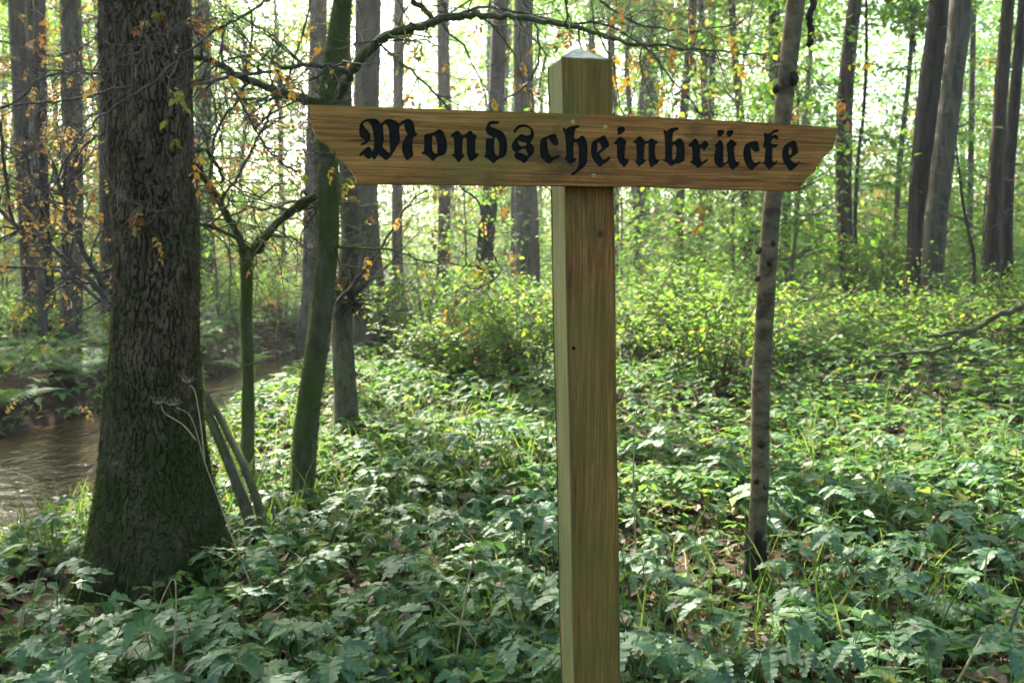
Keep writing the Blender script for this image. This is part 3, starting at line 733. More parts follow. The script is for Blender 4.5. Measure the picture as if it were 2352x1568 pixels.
# leaning mossy stems at the big trunk's right
for pts, lab in (([(592, 1240, 32), (566, 1170, 29), (540, 1100, 26), (512, 1030, 24), (484, 965, 22), (448, 890, 20)], 'mossy dead stem slanting against the right of the big trunk'),
                 ([(612, 1235, 22), (590, 1150, 20), (560, 1070, 18), (530, 1010, 16), (505, 960, 15), (452, 870, 14)], 'short thin mossy stem slanting towards the big trunk, behind another')):
    pth = np.array([P(x, y, 4.25 + .1 * k) for k, (x, y, w) in enumerate(pts)]); r = np.array([W(w, 4.25) / 2 for x, y, w in pts])
    t_ = empty('slanting_stem', pth[0]); tag(t_, lab, 'dead stem')
    V, F = rough_tube(pth, r, 14, .1, 16, 7); gobj('stem', Geo().add(V, F), M['moss_bark'], t_, True); STEMS.append((t_, pth, r))
# moss fuzz on the two mossy trees
def fuzz(root, path, rad, n, ln, y0=0, y1=1):
    t = rng.uniform(y0, y1, n) * (len(path) - 1); i = np.minimum(t.astype(int), len(path) - 2); f = (t - i)[:, None]
    pts = smooth_path(path, sub=6); tt = np.clip((t * 6).astype(int), 0, len(pts) - 1)
    c = np.stack([np.interp(t * 6, np.arange(len(pts)), pts[:, q]) for q in range(3)], 1); r = np.interp(t, np.arange(len(rad)), rad)
    a = rng.uniform(0, 2 * math.pi, n); nr = np.stack([np.cos(a), np.sin(a), np.zeros(n)], 1)
    g = Geo(); scatter(g, STR, c + nr * (r * .97)[:, None], rot_from(nr + rand_dirs(n) * .7 + [0, 0, -.3], nr + rand_dirs(n) * .4), rng.uniform(.4, 1.2, n) * ln)
    tag(gobj('moss', g, M['moss'], root), None, None, None, 'stuff')
fuzz(lean, lp[:12], lr[:12], 9000, .022, .12, 1); fuzz(rowan, rp, rr, 3500, .018)
for q in STEMS: fuzz(*q, 1600, .018)

# ---- trees further back, traced one by one
BACK = [
 ('grey_tree', 'straight grey trunk standing left of the big trunk on the far bank', [(162, 815, 66), (163, 780, 50), (165, 650, 46), (168, 400, 43), (165, 150, 43), (163, 0, 43)], 13, 'grey_bark', 16, 0),
 ('dark_tree', 'stout dark trunk near the left edge on the far bank', [(88, 800, 64), (84, 760, 50), (74, 640, 46), (62, 400, 46), (52, 150, 48), (46, 0, 48)], 14, 'dark_bark', 15, 1),
 ('dark_tree', 'dark mossy stem joined closely to the stout trunk near the left edge', [(122, 800, 40), (117, 740, 30), (106, 600, 26), (98, 400, 24), (94, 200, 24), (90, 0, 24)], 14.3, 'dark_bark', 14, None),
 ('pale_sapling', 'thin pale stem in front of the stout dark trunk at far left', [(100, 805, 24), (97, 720, 20), (92, 620, 18), (84, 480, 16), (78, 350, 14)], 12.6, 'grey_bark', 5, None),
 ('brown_tree', 'brown trunk half hidden just left of the big trunk', [(250, 745, 40), (248, 640, 34), (244, 400, 32), (242, 150, 32), (240, 0, 30)], 16, 'brown_bark', 16, 2),
 ('grey_tree', 'grey trunk with dark foot close on the right of the big trunk', [(482, 708, 52), (474, 640, 42), (470, 450, 38), (466, 200, 36), (464, 0, 34)], 20, 'grey_bark', 17, None),
 ('grey_tree', 'grey trunk just left of the leaning mossy tree, flared at its foot', [(716, 748, 74), (718, 700, 52), (718, 560, 44), (722, 380, 42), (728, 200, 40), (732, 0, 38)], 16.5, 'grey_bark', 17, 0),
 ('grey_tree', 'large pale grey trunk behind the left end of the board', [(838, 800, 92), (838, 760, 68), (836, 650, 60), (838, 450, 58), (842, 220, 58), (846, 0, 58)], 12.8, 'grey_bark', 18, 1),
 ('mossy_tree', 'brown mossy stem leaning from the foot of the large pale trunk', [(900, 800, 60), (884, 750, 44), (868, 660, 36), (858, 560, 32), (852, 440, 28)], 13.2, 'brown_bark', 6, None),
 ('dark_tree', 'crooked near-black trunk left of the post', [(1112, 640, 50), (1112, 590, 42), (1118, 520, 40), (1126, 440, 38), (1134, 300, 36), (1142, 180, 34), (1146, 90, 34), (1150, 0, 34)], 17, 'dark_bark', 15, None),
 ('grey_tree', 'smooth grey trunk immediately left of the top of the post', [(1206, 660, 46), (1205, 600, 42), (1203, 450, 42), (1201, 250, 42), (1200, 100, 42), (1203, 0, 42)], 18, 'grey_bark', 17, 3),
 ('brown_tree', 'brown trunk close behind the smooth grey one left of the post', [(1226, 650, 30), (1226, 560, 26), (1222, 430, 24), (1214, 200, 22), (1212, 0, 20)], 21, 'brown_bark', 17, 0),
 ('brown_tree', 'brown trunk under the board, left of the crooked dark one', [(1016, 680, 40), (1018, 620, 32), (1020, 520, 28), (1020, 300, 28), (1018, 100, 26), (1016, 0, 26)], 22, 'brown_bark', 18, None),
 ('brown_tree', 'narrow trunk under the board, midway between pale trunk and crooked one', [(916, 690, 36), (914, 640, 27), (912, 520, 25), (914, 300, 24), (916, 0, 22)], 23, 'brown_bark', 18, None),
 ('slim_tree', 'slim dark trunk with a blotch left of the ringed sapling', [(1716, 545, 26), (1713, 480, 22), (1708, 380, 20), (1700, 260, 18), (1688, 130, 16), (1680, 0, 15)], 24, 'dark_bark', 14, 3),
 ('slim_tree', 'slim grey trunk close behind the ringed sapling below the board', [(1806, 640, 24), (1806, 560, 21), (1806, 450, 20), (1812, 200, 18), (1814, 0, 17)], 23, 'grey_bark', 15, 1),
 ('bent_tree', 'gently curved brown trunk right of the board tip', [(1950, 660, 42), (1946, 600, 38), (1938, 480, 36), (1938, 380, 36), (1940, 240, 36), (1952, 100, 32), (1965, 0, 30), (1974, -80, 29)], 17, 'brown_bark', 15, 2),
 ('thin_stem', 'very thin dark stem rising beside the gently curved trunk', [(1966, 640, 10), (1964, 500, 9), (1970, 380, 8), (1984, 250, 8), (1990, 120, 7), (1990, 0, 6)], 16, 'dark_bark', 9, None),
 ('dark_tree', 'dark leaning trunk, left one of the crossing pair at right', [(2106, 690, 48), (2104, 620, 42), (2108, 500, 42), (2116, 400, 46), (2132, 230, 48), (2150, 80, 44), (2157, 0, 42), (2166, -80, 40)], 14, 'dark_bark', 15, 3),
 ('grey_tree', 'pale grey leaning trunk, right one of the crossing pair at right', [(2134, 700, 52), (2140, 640, 46), (2150, 500, 48), (2166, 370, 46), (2184, 220, 44), (2200, 90, 45), (2208, 0, 46), (2216, -80, 46)], 13.2, 'grey_bark', 17, 0),
 ('brown_tree', 'brown trunk near the right edge, front one of two', [(2274, 680, 42), (2278, 600, 36), (2284, 480, 34), (2290, 360, 30), (2302, 180, 28), (2316, 0, 26), (2322, -80, 25)], 15, 'brown_bark', 16, 1),
 ('dark_tree', 'mossy dark trunk at the right edge, behind the brown one', [(2312, 640, 30), (2312, 560, 26), (2316, 420, 24), (2328, 260, 24), (2342, 100, 22), (2352, 0, 22)], 18, 'dark_bark', 15, 2),
 ('slim_tree', 'slim forking trunk between the board tip and the crossing pair', [(2062, 600, 14), (2060, 500, 12), (2066, 380, 12), (2080, 250, 11), (2092, 120, 10), (2100, 0, 9)], 26, 'grey_bark', 13, 3),
 ('slim_tree', 'slim trunk glimpsed between the crossing pair and the brown trunk', [(2226, 600, 14), (2228, 450, 13), (2232, 250, 12), (2236, 0, 12)], 30, 'grey_bark', 15, 0),
 ('thin_stem', 'thin crooked stem left of the brown trunk near right edge', [(2238, 610, 8), (2226, 540, 7), (2212, 470, 6), (2204, 400, 5)], 15, 'dark_bark', 3.6, None),
]
def dead_twigs(root, path, rad, n=7):
    """short broken side twigs on a trunk"""
    pp = smooth_path(path, sub=6); zmax = 10
    for k in range(n):
        g = Geo()
        i = int(rng.integers(3, len(pp) - 1)); p = pp[i]
        if p[2] > zmax or p[2] < .4: continue
        a = rng.uniform(0, 6.28); L = rng.uniform(.25, 1.5)
        q = twig_path(p, [math.cos(a), math.sin(a), rng.uniform(-.1, .6)], L, 6, .16, .02)
        g.tube(q, np.linspace(.016, .004, 7) * min(1.2, .5 + L), 4)
        for j in (2, 4): g.tube(twig_path(q[j], q[j] - q[j - 1] + rng.normal(0, .15, 3), L * .5, 4, .2, .02), np.linspace(.006, .002, 5), 3)
        gobj('dead_branch', g, M['twig'], root)
def twig_path(p, d, L, n, wig, droop):
    pts = [np.array(p)]; d = np.array(d, dtype=float); d /= np.linalg.norm(d)
    for k in range(n):
        d = d + rng.normal(0, wig, 3) + np.array([0, 0, -droop]); d /= np.linalg.norm(d)
        pts.append(pts[-1] + d * L / n)
    return np.array(pts)
for nm, lab, pts, Y, mt, tz, cr in BACK:
    root, path, rad = tree(nm, lab, pts, Y, mt, tz, crown=cr, cs=random.uniform(.9, 1.15), cm='canopy' if random.random() < .9 else 'canopy_y', amp=.04, flare=.18)

    dead_twigs(root, path, rad)

# ---- the distant trees nobody could tell apart
FARM = []
for k in range(4):
    path = np.array([[0, 0, -.3], [0, 0, .5], [rng.normal(0, .12), 0, 5], [rng.normal(0, .25), rng.normal(0, .2), 10], [rng.normal(0, .5), 0, 16]])
    V, F = rough_tube(path, np.array([.24, .17, .15, .13, .07]), 8, .05, 3, k, .1)
    FARM.append((V, F, path[-1]))
def zone(px):
    for lim, t in ((230, 'left of the big trunk'), (760, 'between the big trunk and the leaning tree'), (1270, 'behind the board, left of the post'), (1780, 'between the post and the ringed sapling'), (2110, 'between the ringed sapling and the crossing pair'), (9999, 'right of the crossing pair')):
        if px < lim: return t
cnt = 0
spots = []
tries = 0
while cnt < 70 and tries < 4000:
    tries += 1
    Y = rng.uniform(26, 80); x = rng.uniform(-.66, .66) * Y
    if any((x - a) ** 2 + (Y - b) ** 2 < 6 for a, b in spots) or stream_d(x, Y)[0] < .5: continue
    if CX + x / Y * FPX > 1800 and (Y < 45 or rng.random() < .4): continue
    # the canopy is open where the sun comes through to the clearing right of the post
    if any(np.linalg.norm(np.cross(np.array([x, Y, 15.]) - c0, np.array(SUND))) < 3.4 for c0 in (np.array([3.3, 6.8, .2]), np.array([-.5, 10.5, .2]))): continue
    # keep a few bright openings
    px = CX + x / Y * FPX
    if (560 < px < 700 or 880 < px < 960) and rng.random() < .6: continue
    spots.append((x, Y)); k = cnt % 4; s = rng.uniform(.75, 1.25)
    mt = ('grey_bark', 'brown_bark', 'brown_bark', 'dark_bark')[int(rng.integers(4))]
    key = ('far', k, mt)
    if key not in CACHE: CACHE[key] = Geo().add(FARM[k][0], FARM[k][1]).mesh('trunk', M[mt], True)
    root = empty('distant_tree', (x, Y, gz(x, Y)), rng.uniform(0, 6.28), s)
    tag(root, 'slim distant trunk in the wood far behind, ' + zone(px), 'tree', 'distant trees ' + zone(px))
    obj('trunk', CACHE[key], root)
    c = obj('crown', crown_mesh((k + cnt) % 4, 'canopy' if rng.random() < .9 else 'canopy_y', True), root); c.location = FARM[k][2] + np.array([0, 0, rng.uniform(-2.5, .5)]); c.scale = (1.1,) * 3
    cnt += 1

# ---- leafy young trees in the understorey
def make_young(h, n_br, per, leaf):
    S, L = Geo(), Geo()
    st = smooth_path(np.array([[0, 0, -.1], [rng.normal(0, .08), rng.normal(0, .08), h * .4], [rng.normal(0, .25), rng.normal(0, .25), h]]), sub=5)
    S.tube(st, np.linspace(.035, .006, len(st)), 5)
    for b in range(n_br):
        t = rng.uniform(.12, 1); p = st[int(t * (len(st) - 1))]; a = rng.uniform(0, 6.28); ln = h * .42 * (1.1 - t * .75) * rng.uniform(.5, 1.1)
        e = p + np.array([math.cos(a) * ln, math.sin(a) * ln, ln * rng.uniform(-.05, .35)])
        br_ = smooth_path([p, (p + e) / 2 + [0, 0, ln * .12], e], sub=3); S.tube(br_, np.linspace(.012, .003, len(br_)), 3)
        q_ = br_[rng.integers(1, len(br_), per)] + rng.normal(0, 1, (per, 3)) * np.array([ln * .2, ln * .2, .08])
        d = np.array([math.cos(a), math.sin(a), -.25]) + rand_dirs(per) * .8
        scatter(L, LEAF4, q_, rot_from(d, np.array([0, 0, 1.]) + rand_dirs(per) * .5), leaf * rng.uniform(.6, 1.25, per))
    return S, L
YOUNG = [make_young(h, nb, per, lf) for h, nb, per, lf in ((5.0, 36, 34, .12), (8.5, 60, 38, .14), (3.4, 28, 36, .11), (7.0, 50, 36, .13))]
YS = [y[0].mesh('stem', M['twig']) for y in YOUNG]
YL = [[y[1].mesh('foliage', M[m]) for m in ('canopy', 'canopy_y', 'shrub')] for y in YOUNG]
def young(x, Y, s, k, mi, lab, grp):
    r = empty('young_tree', (x, Y, gz(x, Y)), rng.uniform(0, 6.28), s); tag(r, lab, 'young tree', grp)
    obj('stem', YS[k], r); obj('foliage', YL[k][mi], r)
cnt = tries = 0
while cnt < 185 and tries < 6000:
    tries += 1
    Y = rng.uniform(15, 62); x = rng.uniform(-.68, .68) * Y
    px = CX + x / Y * FPX
    if px < 1000 and rng.random() < .3: continue
    if 1085 < px < 1235 and Y < 24: continue
    if stream_d(x, Y)[0] < 1.5 or (px > 1830 and Y < 20): continue
    if 860 < px < 1000 and Y < 30: continue
    mi = int(rng.choice([0, 0, 0, 0, 2, 2, 1]))
    young(x, Y, rng.uniform(.75, 1.35), cnt % 4, mi, 'leafy young tree in the understorey, ' + zone(px), 'understorey saplings ' + zone(px))
    cnt += 1

# ---- the far wood that reads as one mass, then an unseen ring behind the viewer, added to hold back horizon light
g = Geo(); n = 190000
a = rng.uniform(-.78, .78, n); Yf = rng.uniform(58, 112, n); h = rng.uniform(0, 1, n) ** 1.15 * 30
keep = vnoise(a * 26, h * .4, 77) + .5 * vnoise(a * 70, h * 1.1, 78) > (-.62 + .2 * (a < -.1) * (h > 10) - 1.2 * (h < 8))
p = np.stack([a * Yf, Yf, h], 1)[keep]
scatter(g, LEAF2, p, rot_from(rand_dirs(len(p), -.6, .3), rand_dirs(len(p), 0, 1)), rng.uniform(.28, .55, len(p)))
tag(gobj('far_wood', g, M['canopy']), 'pale green leaves of the wood at the very back', 'foliage', None, 'stuff')
g = Geo(); n = 42000
a = rng.uniform(.9, 2 * math.pi - .9, n); r_ = rng.uniform(13, 30, n); h = rng.uniform(0, 1, n) * 15
p = np.stack([r_ * np.sin(a), r_ * np.cos(a), h], 1); p = p[vnoise(a * 9, h * .6, 71) > -.5]
scatter(g, LEAF2, p, rot_from(rand_dirs(len(p), -.6, .3), rand_dirs(len(p), 0, 1)), rng.uniform(.3, .6, len(p)))
tag(gobj('rear_leaf_screen', g, M['canopy']), 'unseen leaves beside and behind the viewer, added to block low sky light', 'foliage', None, 'stuff')

# ================================================================ BRANCHES AND TWIGS
def grow(geo, tips, p, d, L, r, lvl, kids=5, wig=.28, droop=.04):
    n = max(3, int(L / .09))
    pts = twig_path(p, d, L, n, wig, droop)
    geo.tube(pts, np.linspace(r, r * .35, n + 1), 5 if r > .006 else 4)
    T = np.gradient(pts, axis=0)
    if lvl == 0 or L < .2:
        for k in range(n // 2, n + 1): tips.append((pts[k], T[k]))
        return
    for c in range(kids):
        t = rng.uniform(.2, 1.0); k = int(t * n)
        a = T[k] / np.linalg.norm(T[k]); s = rand_dirs(1)[0]; s = s - a * (s @ a)
        dd = a * rng.uniform(.3, .9) + s / np.linalg.norm(s) * rng.uniform(.5, 1.0)
        grow(geo, tips, pts[k], dd, L * rng.uniform(.35, .65), max(r * .5, .0013), lvl - 1, kids - 1, wig, droop)
def sprays(parent, tips, frac, size, mat, hang=.5, tm=PINN):
    sel = [t for t in tips if rng.random() < frac * .36]
    if not sel: return
    for p, d in sel:
        d = d / (np.linalg.norm(d) + 1e-9) * .6 + rand_dirs(1)[0] * .8 + np.array([0, 0, -hang])
        m3 = rot_from(d[None], np.array([[0, 0, 1.]]) + rand_dirs(1) * .6)[0]
        o = obj('leaf', pinn_mesh(int(rng.integers(6)), mat), parent)
        o.location = Vector(p) - parent.parent.location; o.rotation_euler = Matrix(m3.tolist()).to_euler(); o.scale = (size * rng.uniform(.6, 1.25),) * 3
def pinn_mesh(k, mat):
    key = ('pinn', k, mat)
    if key not in CACHE: CACHE[key] = Geo().add(*PINN[k]).mesh('leaf', M[mat])
    return CACHE[key]
def branch(root, pts, Y0, Y1, w0, w1, mat='twig', twigs=6, tl=.5, lvl=1, leaf=None, frac=.3, size=.15, kids=4, droop=.05, wig=.28, hang=.5, side=None):
    n = len(pts); Ys = np.linspace(Y0, Y1, n)
    path = smooth_path(np.array([P(x, y, yy) for (x, y), yy in zip(pts, Ys)]), sub=5)
    path = path + rng.normal(0, .004, path.shape)
    rad = np.linspace(W(w0, Y0) / 2, W(w1, Y1) / 2, len(path))
    g = Geo(); tips = []
    V, F = tube(path, rad * (1 + .10 * rng.normal(0, 1, len(path)).clip(-1, 1)), 9 if w0 > 12 else 6); g.add(V, F)
    T = np.gradient(path, axis=0)
    for k in range(twigs):
        i = int(rng.uniform(.08, 1) * (len(path) - 1)); a = T[i] / np.linalg.norm(T[i])
        s = rand_dirs(1)[0] if side is None else np.array(side) + rand_dirs(1)[0] * .7
        s = s - a * (s @ a)
        grow(g, tips, path[i], a * rng.uniform(.2, .9) + s / np.linalg.norm(s) * .9, tl * rng.uniform(.4, 1.3), max(min(rad[i] * .5, .006), .002), lvl, kids, wig, droop)
    b = gobj('branch', g, M[mat], root, True)
    if leaf: sprays(b, tips, frac, size, leaf, hang)
    return b, path, rad

# the leaning tree: its long arching limb, the limb to the left, hanging twigs
branch(lean, [(775, 225), (800, 175), (832, 132), (880, 88), (925, 72), (968, 62), (1010, 46), (1060, 38), (1120, 36), (1200, 42), (1280, 54), (1360, 74), (1440, 98), (1530, 104), (1640, 118), (1760, 128)], 4.9, 3.6, 24, 3, 'moss_bark', 30, .55, 1, 'rowan', .22, .13, droop=.07)
branch(lean, [(1000, 48), (975, 22), (945, 0), (915, -40)], 4.7, 4.6, 15, 12, 'moss_bark', 2, .5, 1, 'rowan', .3, .13)
branch(lean, [(745, 242), (690, 226), (640, 213), (590, 192), (540, 170), (500, 146), (455, 132), (400, 128)], 5.0, 4.6, 24, 10, 'moss_bark', 24, .6, 2, 'rowan', .10, .12, kids=4, droop=.08)
branch(lean, [(800, 168), (760, 150), (700, 152), (640, 160), (580, 172), (500, 182), (440, 196), (360, 200), (300, 198), (200, 222), (100, 236), (0, 246)], 4.7, 3.3, 10, 4, 'twig', 26, .55, 1, 'rowan', .10, .13, kids=5)
branch(lean, [(512, 60), (512, 135), (548, 227), (585, 293), (622, 352), (682, 395)], 4.2, 4.0, 5, 6, 'twig', 12, .5, 1, 'rowan', .12, .12, kids=5)
branch(lean, [(640, -20), (600, 12), (540, 45), (480, 82), (420, 128), (360, 184), (300, 222), (230, 268), (180, 330), (130, 405), (118, 455), (135, 480)], 3.4, 3.3, 6, 4, 'twig', 14, .5, 1, 'rowan', .14, .13, kids=4)
branch(lean, [(760, 440), (700, 460), (650, 500), (612, 542), (590, 575)], 5.0, 5.5, 16, 20, 'moss_bark', 8, .6, 1, 'rowan', .12, .12, droop=.03)
branch(lean, [(770, 700), (820, 640), (880, 560), (930, 480), (990, 430), (1050, 400)], 6.4, 6.0, 7, 3, 'twig', 16, .7, 1, 'rusty', .12, .13, droop=.0)
branch(lean, [(745, 560), (820, 570), (900, 572), (960, 596), (1020, 605), (1090, 612)], 5.0, 4.8, 7, 3, 'moss_bark', 14, .55, 1, 'rowan', .18, .13, droop=.05)
branch(lean, [(1050, 420), (1100, 470), (1120, 560), (1150, 620), (1100, 660), (1060, 655)], 4.6, 4.6, 5, 3, 'twig', 10, .45, 1, 'rusty', .2, .12)
branch(lean, [(860, 95), (930, 150), (1000, 215), (1050, 275), (1085, 320)], 4.7, 4.5, 7, 4, 'twig', 18, .6, 1, 'rowan', .18, .14, droop=.05)
branch(lean, [(1010, 46), (1100, 20), (1200, 30), (1290, 52), (1400, 60), (1480, 110), (1510, 140), (1570, 215), (1630, 285)], 4.5, 3.8, 7, 3, 'twig', 24, .5, 1, 'rowan', .24, .13, droop=.05)
branch(lean, [(1180, -30), (1225, 40), (1240, 110), (1215, 190), (1150, 235)], 4.6, 4.5, 6, 4, 'twig', 10, .5, 1, 'rowan', .25, .13)
branch(lean, [(1330, -30), (1420, 30), (1480, 60), (1580, 70), (1680, 60), (1720, 30)], 4.4, 4.2, 5, 3, 'twig', 16, .5, 1, 'rowan', .32, .14)
branch(lean, [(1240, 420), (1300, 450), (1400, 380), (1440, 330), (1480, 300)], 4.9, 4.8, 4, 2.5, 'twig', 8, .4, 1, 'rowan', .3, .13)
# forked sapling: two arms of the Y and their tangle
branch(rowan, [(565, 600), (545, 535), (518, 488), (490, 440), (462, 400), (452, 380)], 5.6, 5.2, 19, 10, 'moss_bark', 14, .8, 2, 'rusty', .06, .12, kids=4)
branch(rowan, [(566, 600), (592, 560), (612, 535), (650, 505), (700, 470), (735, 425)], 5.6, 5.1, 20, 10, 'moss_bark', 8, .6, 1, 'rusty', .1, .12)
branch(rowan, [(452, 512), (500, 525), (550, 552), (575, 572)], 5.2, 5.5, 9, 8, 'moss_bark', 8, .7, 1, 'rusty', .12, .12)
branch(rowan, [(620, 540), (680, 550), (725, 600), (700, 660)], 5.5, 5.5, 6, 3, 'twig', 8, .6, 1, 'rusty', .12, .12, droop=.08)
branch(rowan, [(500, 470), (560, 380), (600, 300), (660, 180), (700, 60), (720, -40)], 5.3, 5.6, 7, 4, 'twig', 40, .8, 2, 'rowan', .05, .12, kids=4)
branch(rowan, [(480, 420), (500, 300), (560, 200), (580, 80), (560, -40)], 5.2, 5.4, 7, 4, 'twig', 38, .8, 2, 'rowan', .05, .12, kids=4)
# big trunk: sunlit branches on its left
for pts, w0, w1, n, Yb in (([(256, 700), (222, 660), (184, 622), (140, 585), (95, 548), (50, 528), (0, 482), (-40, 440)], 14, 8, 16, 4.3),
                           ([(240, 665), (200, 590), (166, 520), (140, 440), (122, 380)], 14, 8, 16, 4.4),
                           ([(252, 706), (200, 665), (150, 630), (100, 616), (50, 612), (-30, 608)], 9, 7, 8, 4.2),
                           ([(240, 170), (190, 168), (150, 165), (95, 180), (40, 230), (-20, 260)], 8, 4, 16, 4.3),
                           ([(246, 300), (200, 330), (150, 400), (80, 430), (0, 420)], 6, 3, 18, 4.5),
                           ([(4, 280), (10, 400), (30, 500), (60, 545)], 8, 6, 8, 4.1),
                           ([(-20, 90), (60, 110), (130, 130), (200, 100), (240, 60)], 5, 3, 18, 4.8),
                           ([(-20, 380), (60, 350), (120, 300), (190, 280), (240, 240)], 4, 3, 18, 4.9)):
    branch(bt, pts, Yb, Yb + .2, w0, w1, 'twig', n, .55, 1, 'rusty', .42, .10, kids=4, droop=.03)
branch(bt, [(430, 432), (412, 462), (375, 485), (340, 482), (300, 462), (262, 430), (235, 400)], 3.45, 3.5, 3, 2.5, 'twig', 3, .25, 0, 'rowan', .1, .12)
branch(bt, [(460, 60), (420, 55), (380, 80), (350, 100), (318, 120), (250, 140)], 3.4, 3.4, 4, 3, 'twig', 4, .28, 1, 'rowan', .5, .14)
branch(bt, [(440, 350), (470, 345), (500, 380), (512, 420)], 4.0, 4.3, 10, 8, 'moss_bark', 4, .5, 1, 'rusty', .2, .12)
# the sapling's hanging dead branch at the top
hb = [(1862, -60), (1868, 0), (1860, 40), (1864, 80), (1858, 108)]
branch(sap, hb, 3.7, 3.66, 15, 14, 'dark_bark', 0)
# burr of the burred tree
bg, tp = Geo(), []
c0 = P(800, 690, 6.62)
for k in range(70):
    d = rand_dirs(1)[0]; d[1] -= .3
    grow(bg, tp, c0 + d * .05, d + [0, 0, .15], rng.uniform(.08, .22), .006, 0, 0, .2, 0)
gobj('burr', bg, M['rot'], burr, True)
for k in range(12):
    e = (rng.uniform(840, 1010), rng.uniform(470, 640)) if k < 8 else (rng.uniform(640, 760), rng.uniform(500, 620))
    branch(burr, [(800, 688), ((800 + e[0]) / 2, (690 + e[1]) / 2 + rng.uniform(-20, 40)), e], 6.6, 6.4, 4, 1.5, 'twig', 4, .4, 0, None)

# ================================================================ SHRUBS
def make_shrub(h, ns, per, leaf, spread):
    S, L = Geo(), Geo()
    for k in range(ns):
        a = rng.uniform(0, 6.28); r0 = rng.uniform(0, .35) * spread; out = rng.uniform(.3, 1) * spread; hh = h * rng.uniform(.5, 1.1)
        p0 = np.array([math.cos(a) * r0, math.sin(a) * r0, -.05]); p1 = p0 + np.array([math.cos(a) * out * .3, math.sin(a) * out * .3, hh * .7]); p2 = p0 + np.array([math.cos(a) * out, math.sin(a) * out, hh * rng.uniform(.7, 1.05)])
        st = smooth_path([p0, p1, p2], sub=5) + rng.normal(0, .02, (11, 3)); S.tube(st, np.linspace(.010, .003, 11), 4)
        for b in range(4):
            i = rng.integers(3, 10); e = st[i] + rand_dirs(1, -.3, .8)[0] * rng.uniform(.15, .4)
            S.tube(np.array([st[i], (st[i] + e) / 2 + rng.normal(0, .03, 3), e]), [.004, .003, .002], 3)
            n = per // 4; t = rng.uniform(.1, 1.1, n)[:, None]
            q_ = st[i] + (e - st[i]) * t + rng.normal(0, .05, (n, 3))
            keep = q_[:, 2] > h * .28 * rng.uniform(.3, 1.6, n)
            q_ = q_[keep]; n = len(q_)
            if n: scatter(L, LEAF4, q_, rot_from(rand_dirs(n, -.6, .3), np.array([0, 0, 1.]) + rand_dirs(n) * .6), leaf * rng.uniform(.55, 1.3, n))
    return S.mesh('stem', M['brush']), L.mesh('foliage', M['shrub'])
SHR = [make_shrub(1.35, 60, 44, .075, 1.1), make_shrub(1.1, 60, 44, .07, 1.3), make_shrub(.8, 52, 48, .065, 1.3)]
for px, py, Y, k, s, lab in (
    (985, 840, 11.5, 1, 1.0, 'leafy shrub nearest the large pale trunk, left of the post'),
    (1075, 830, 10.5, 0, 1.0, 'tall shrub with dark bare stems midway between pale trunk and post'),
    (1180, 860, 9.8, 0, .95, 'shrub with bare dark stems low down, just left of the post'),
    (1265, 800, 12.0, 0, 1.1, 'green shrub reaching behind the post at mid height'),
    (1120, 760, 14.5, 1, 1.2, 'shrub below the crooked dark trunk, behind others'),
    (1475, 830, 10.5, 0, 1.0, 'bright shrub immediately right of the post'),
    (1580, 830, 10.2, 0, 1.05, 'yellow green shrub between the post and ringed sapling'),
    (1675, 850, 9.6, 1, 1.0, 'tangled shrub close left of the ringed sapling'),
    (1590, 740, 14.5, 0, 1.3, 'tall bright shrub further back, left of the ringed sapling'),
    (1840, 850, 10.0, 1, 1.0, 'bramble thicket just right of the ringed sapling'),
    (1960, 860, 9.6, 2, 1.1, 'low bramble thicket below the gently curved trunk'),
    (2080, 840, 10.2, 2, 1.2, 'low thicket below the crossing pair of trunks'),
    (1900, 740, 14.0, 1, 1.2, 'shrub in front of the gently curved trunk, further back'),
    (2200, 790, 11.5, 2, 1.2, 'low shrub left of the fallen mossy branch'),
    (2330, 800, 11.0, 2, 1.1, 'low shrub at the right edge behind the fallen branch'),
    (2040, 720, 16.0, 1, 1.1, 'shrub between the curved trunk and the crossing pair, further back'),
    (640, 770, 17.0, 1, 1.0, 'shrub on the far bank behind the forked sapling'),
    (540, 760, 18.0, 2, 1.2, 'low shrub on the far bank right of the big trunk'),
    (30, 800, 13.5, 2, 1.2, 'low shrub at the left edge on the far bank')):
    Y += rng.uniform(-1.3, 1.6) if px > 900 else 0; x = (px - CX) / FPX * Y
    r = empty('shrub', (x, Y, gz(x, Y)), rng.uniform(0, 6.28), s); r.scale = (s * rng.uniform(.8, 1.15), s * rng.uniform(.8, 1.15), s * rng.uniform(.55, 1.1 if Y < 11 else 1.45)); tag(r, lab, 'shrub', 'shrubs of the middle ground')
    obj('stem', SHR[k][0], r); obj('foliage', SHR[k][1], r)

# fallen mossy branch and the brushwood under it
fb = empty('fallen_branch', P(2360, 715, 7.6)); tag(fb, 'mossy fallen branch lying across brushwood at the right edge', 'branch')
for pts, w in (([(2380, 690), (2330, 712), (2280, 730), (2235, 758), (2180, 765), (2130, 772)], 17), ([(2240, 757), (2160, 800), (2080, 812), (2010, 818)], 11), ([(2235, 758), (2200, 775), (2130, 800)], 8)):
    pth = smooth_path(np.array([P(x, y, 7.6) for x, y in pts]), sub=5); V, F = tube(pth + rng.normal(0, .008, pth.shape), np.linspace(W(w, 7.6) / 2, W(w, 7.6) / 4, len(pth)), 8)
    gobj('limb', Geo().add(V, F), M['moss_bark'], fb, True)
g = Geo(); tp = []
for k in range(60):
    p = P(rng.uniform(1900, 2352), rng.uniform(800, 880), rng.uniform(7.2, 8.6)); p[2] = gz(p[0], p[1]) + rng.uniform(.05, .38)
    grow(g, tp, p, np.array([rng.choice([-1, 1]) * 1., rng.normal(0, .5), rng.normal(0.05, .22)]), rng.uniform(.5, 1.5), .006, 0, 0, .08, .02)
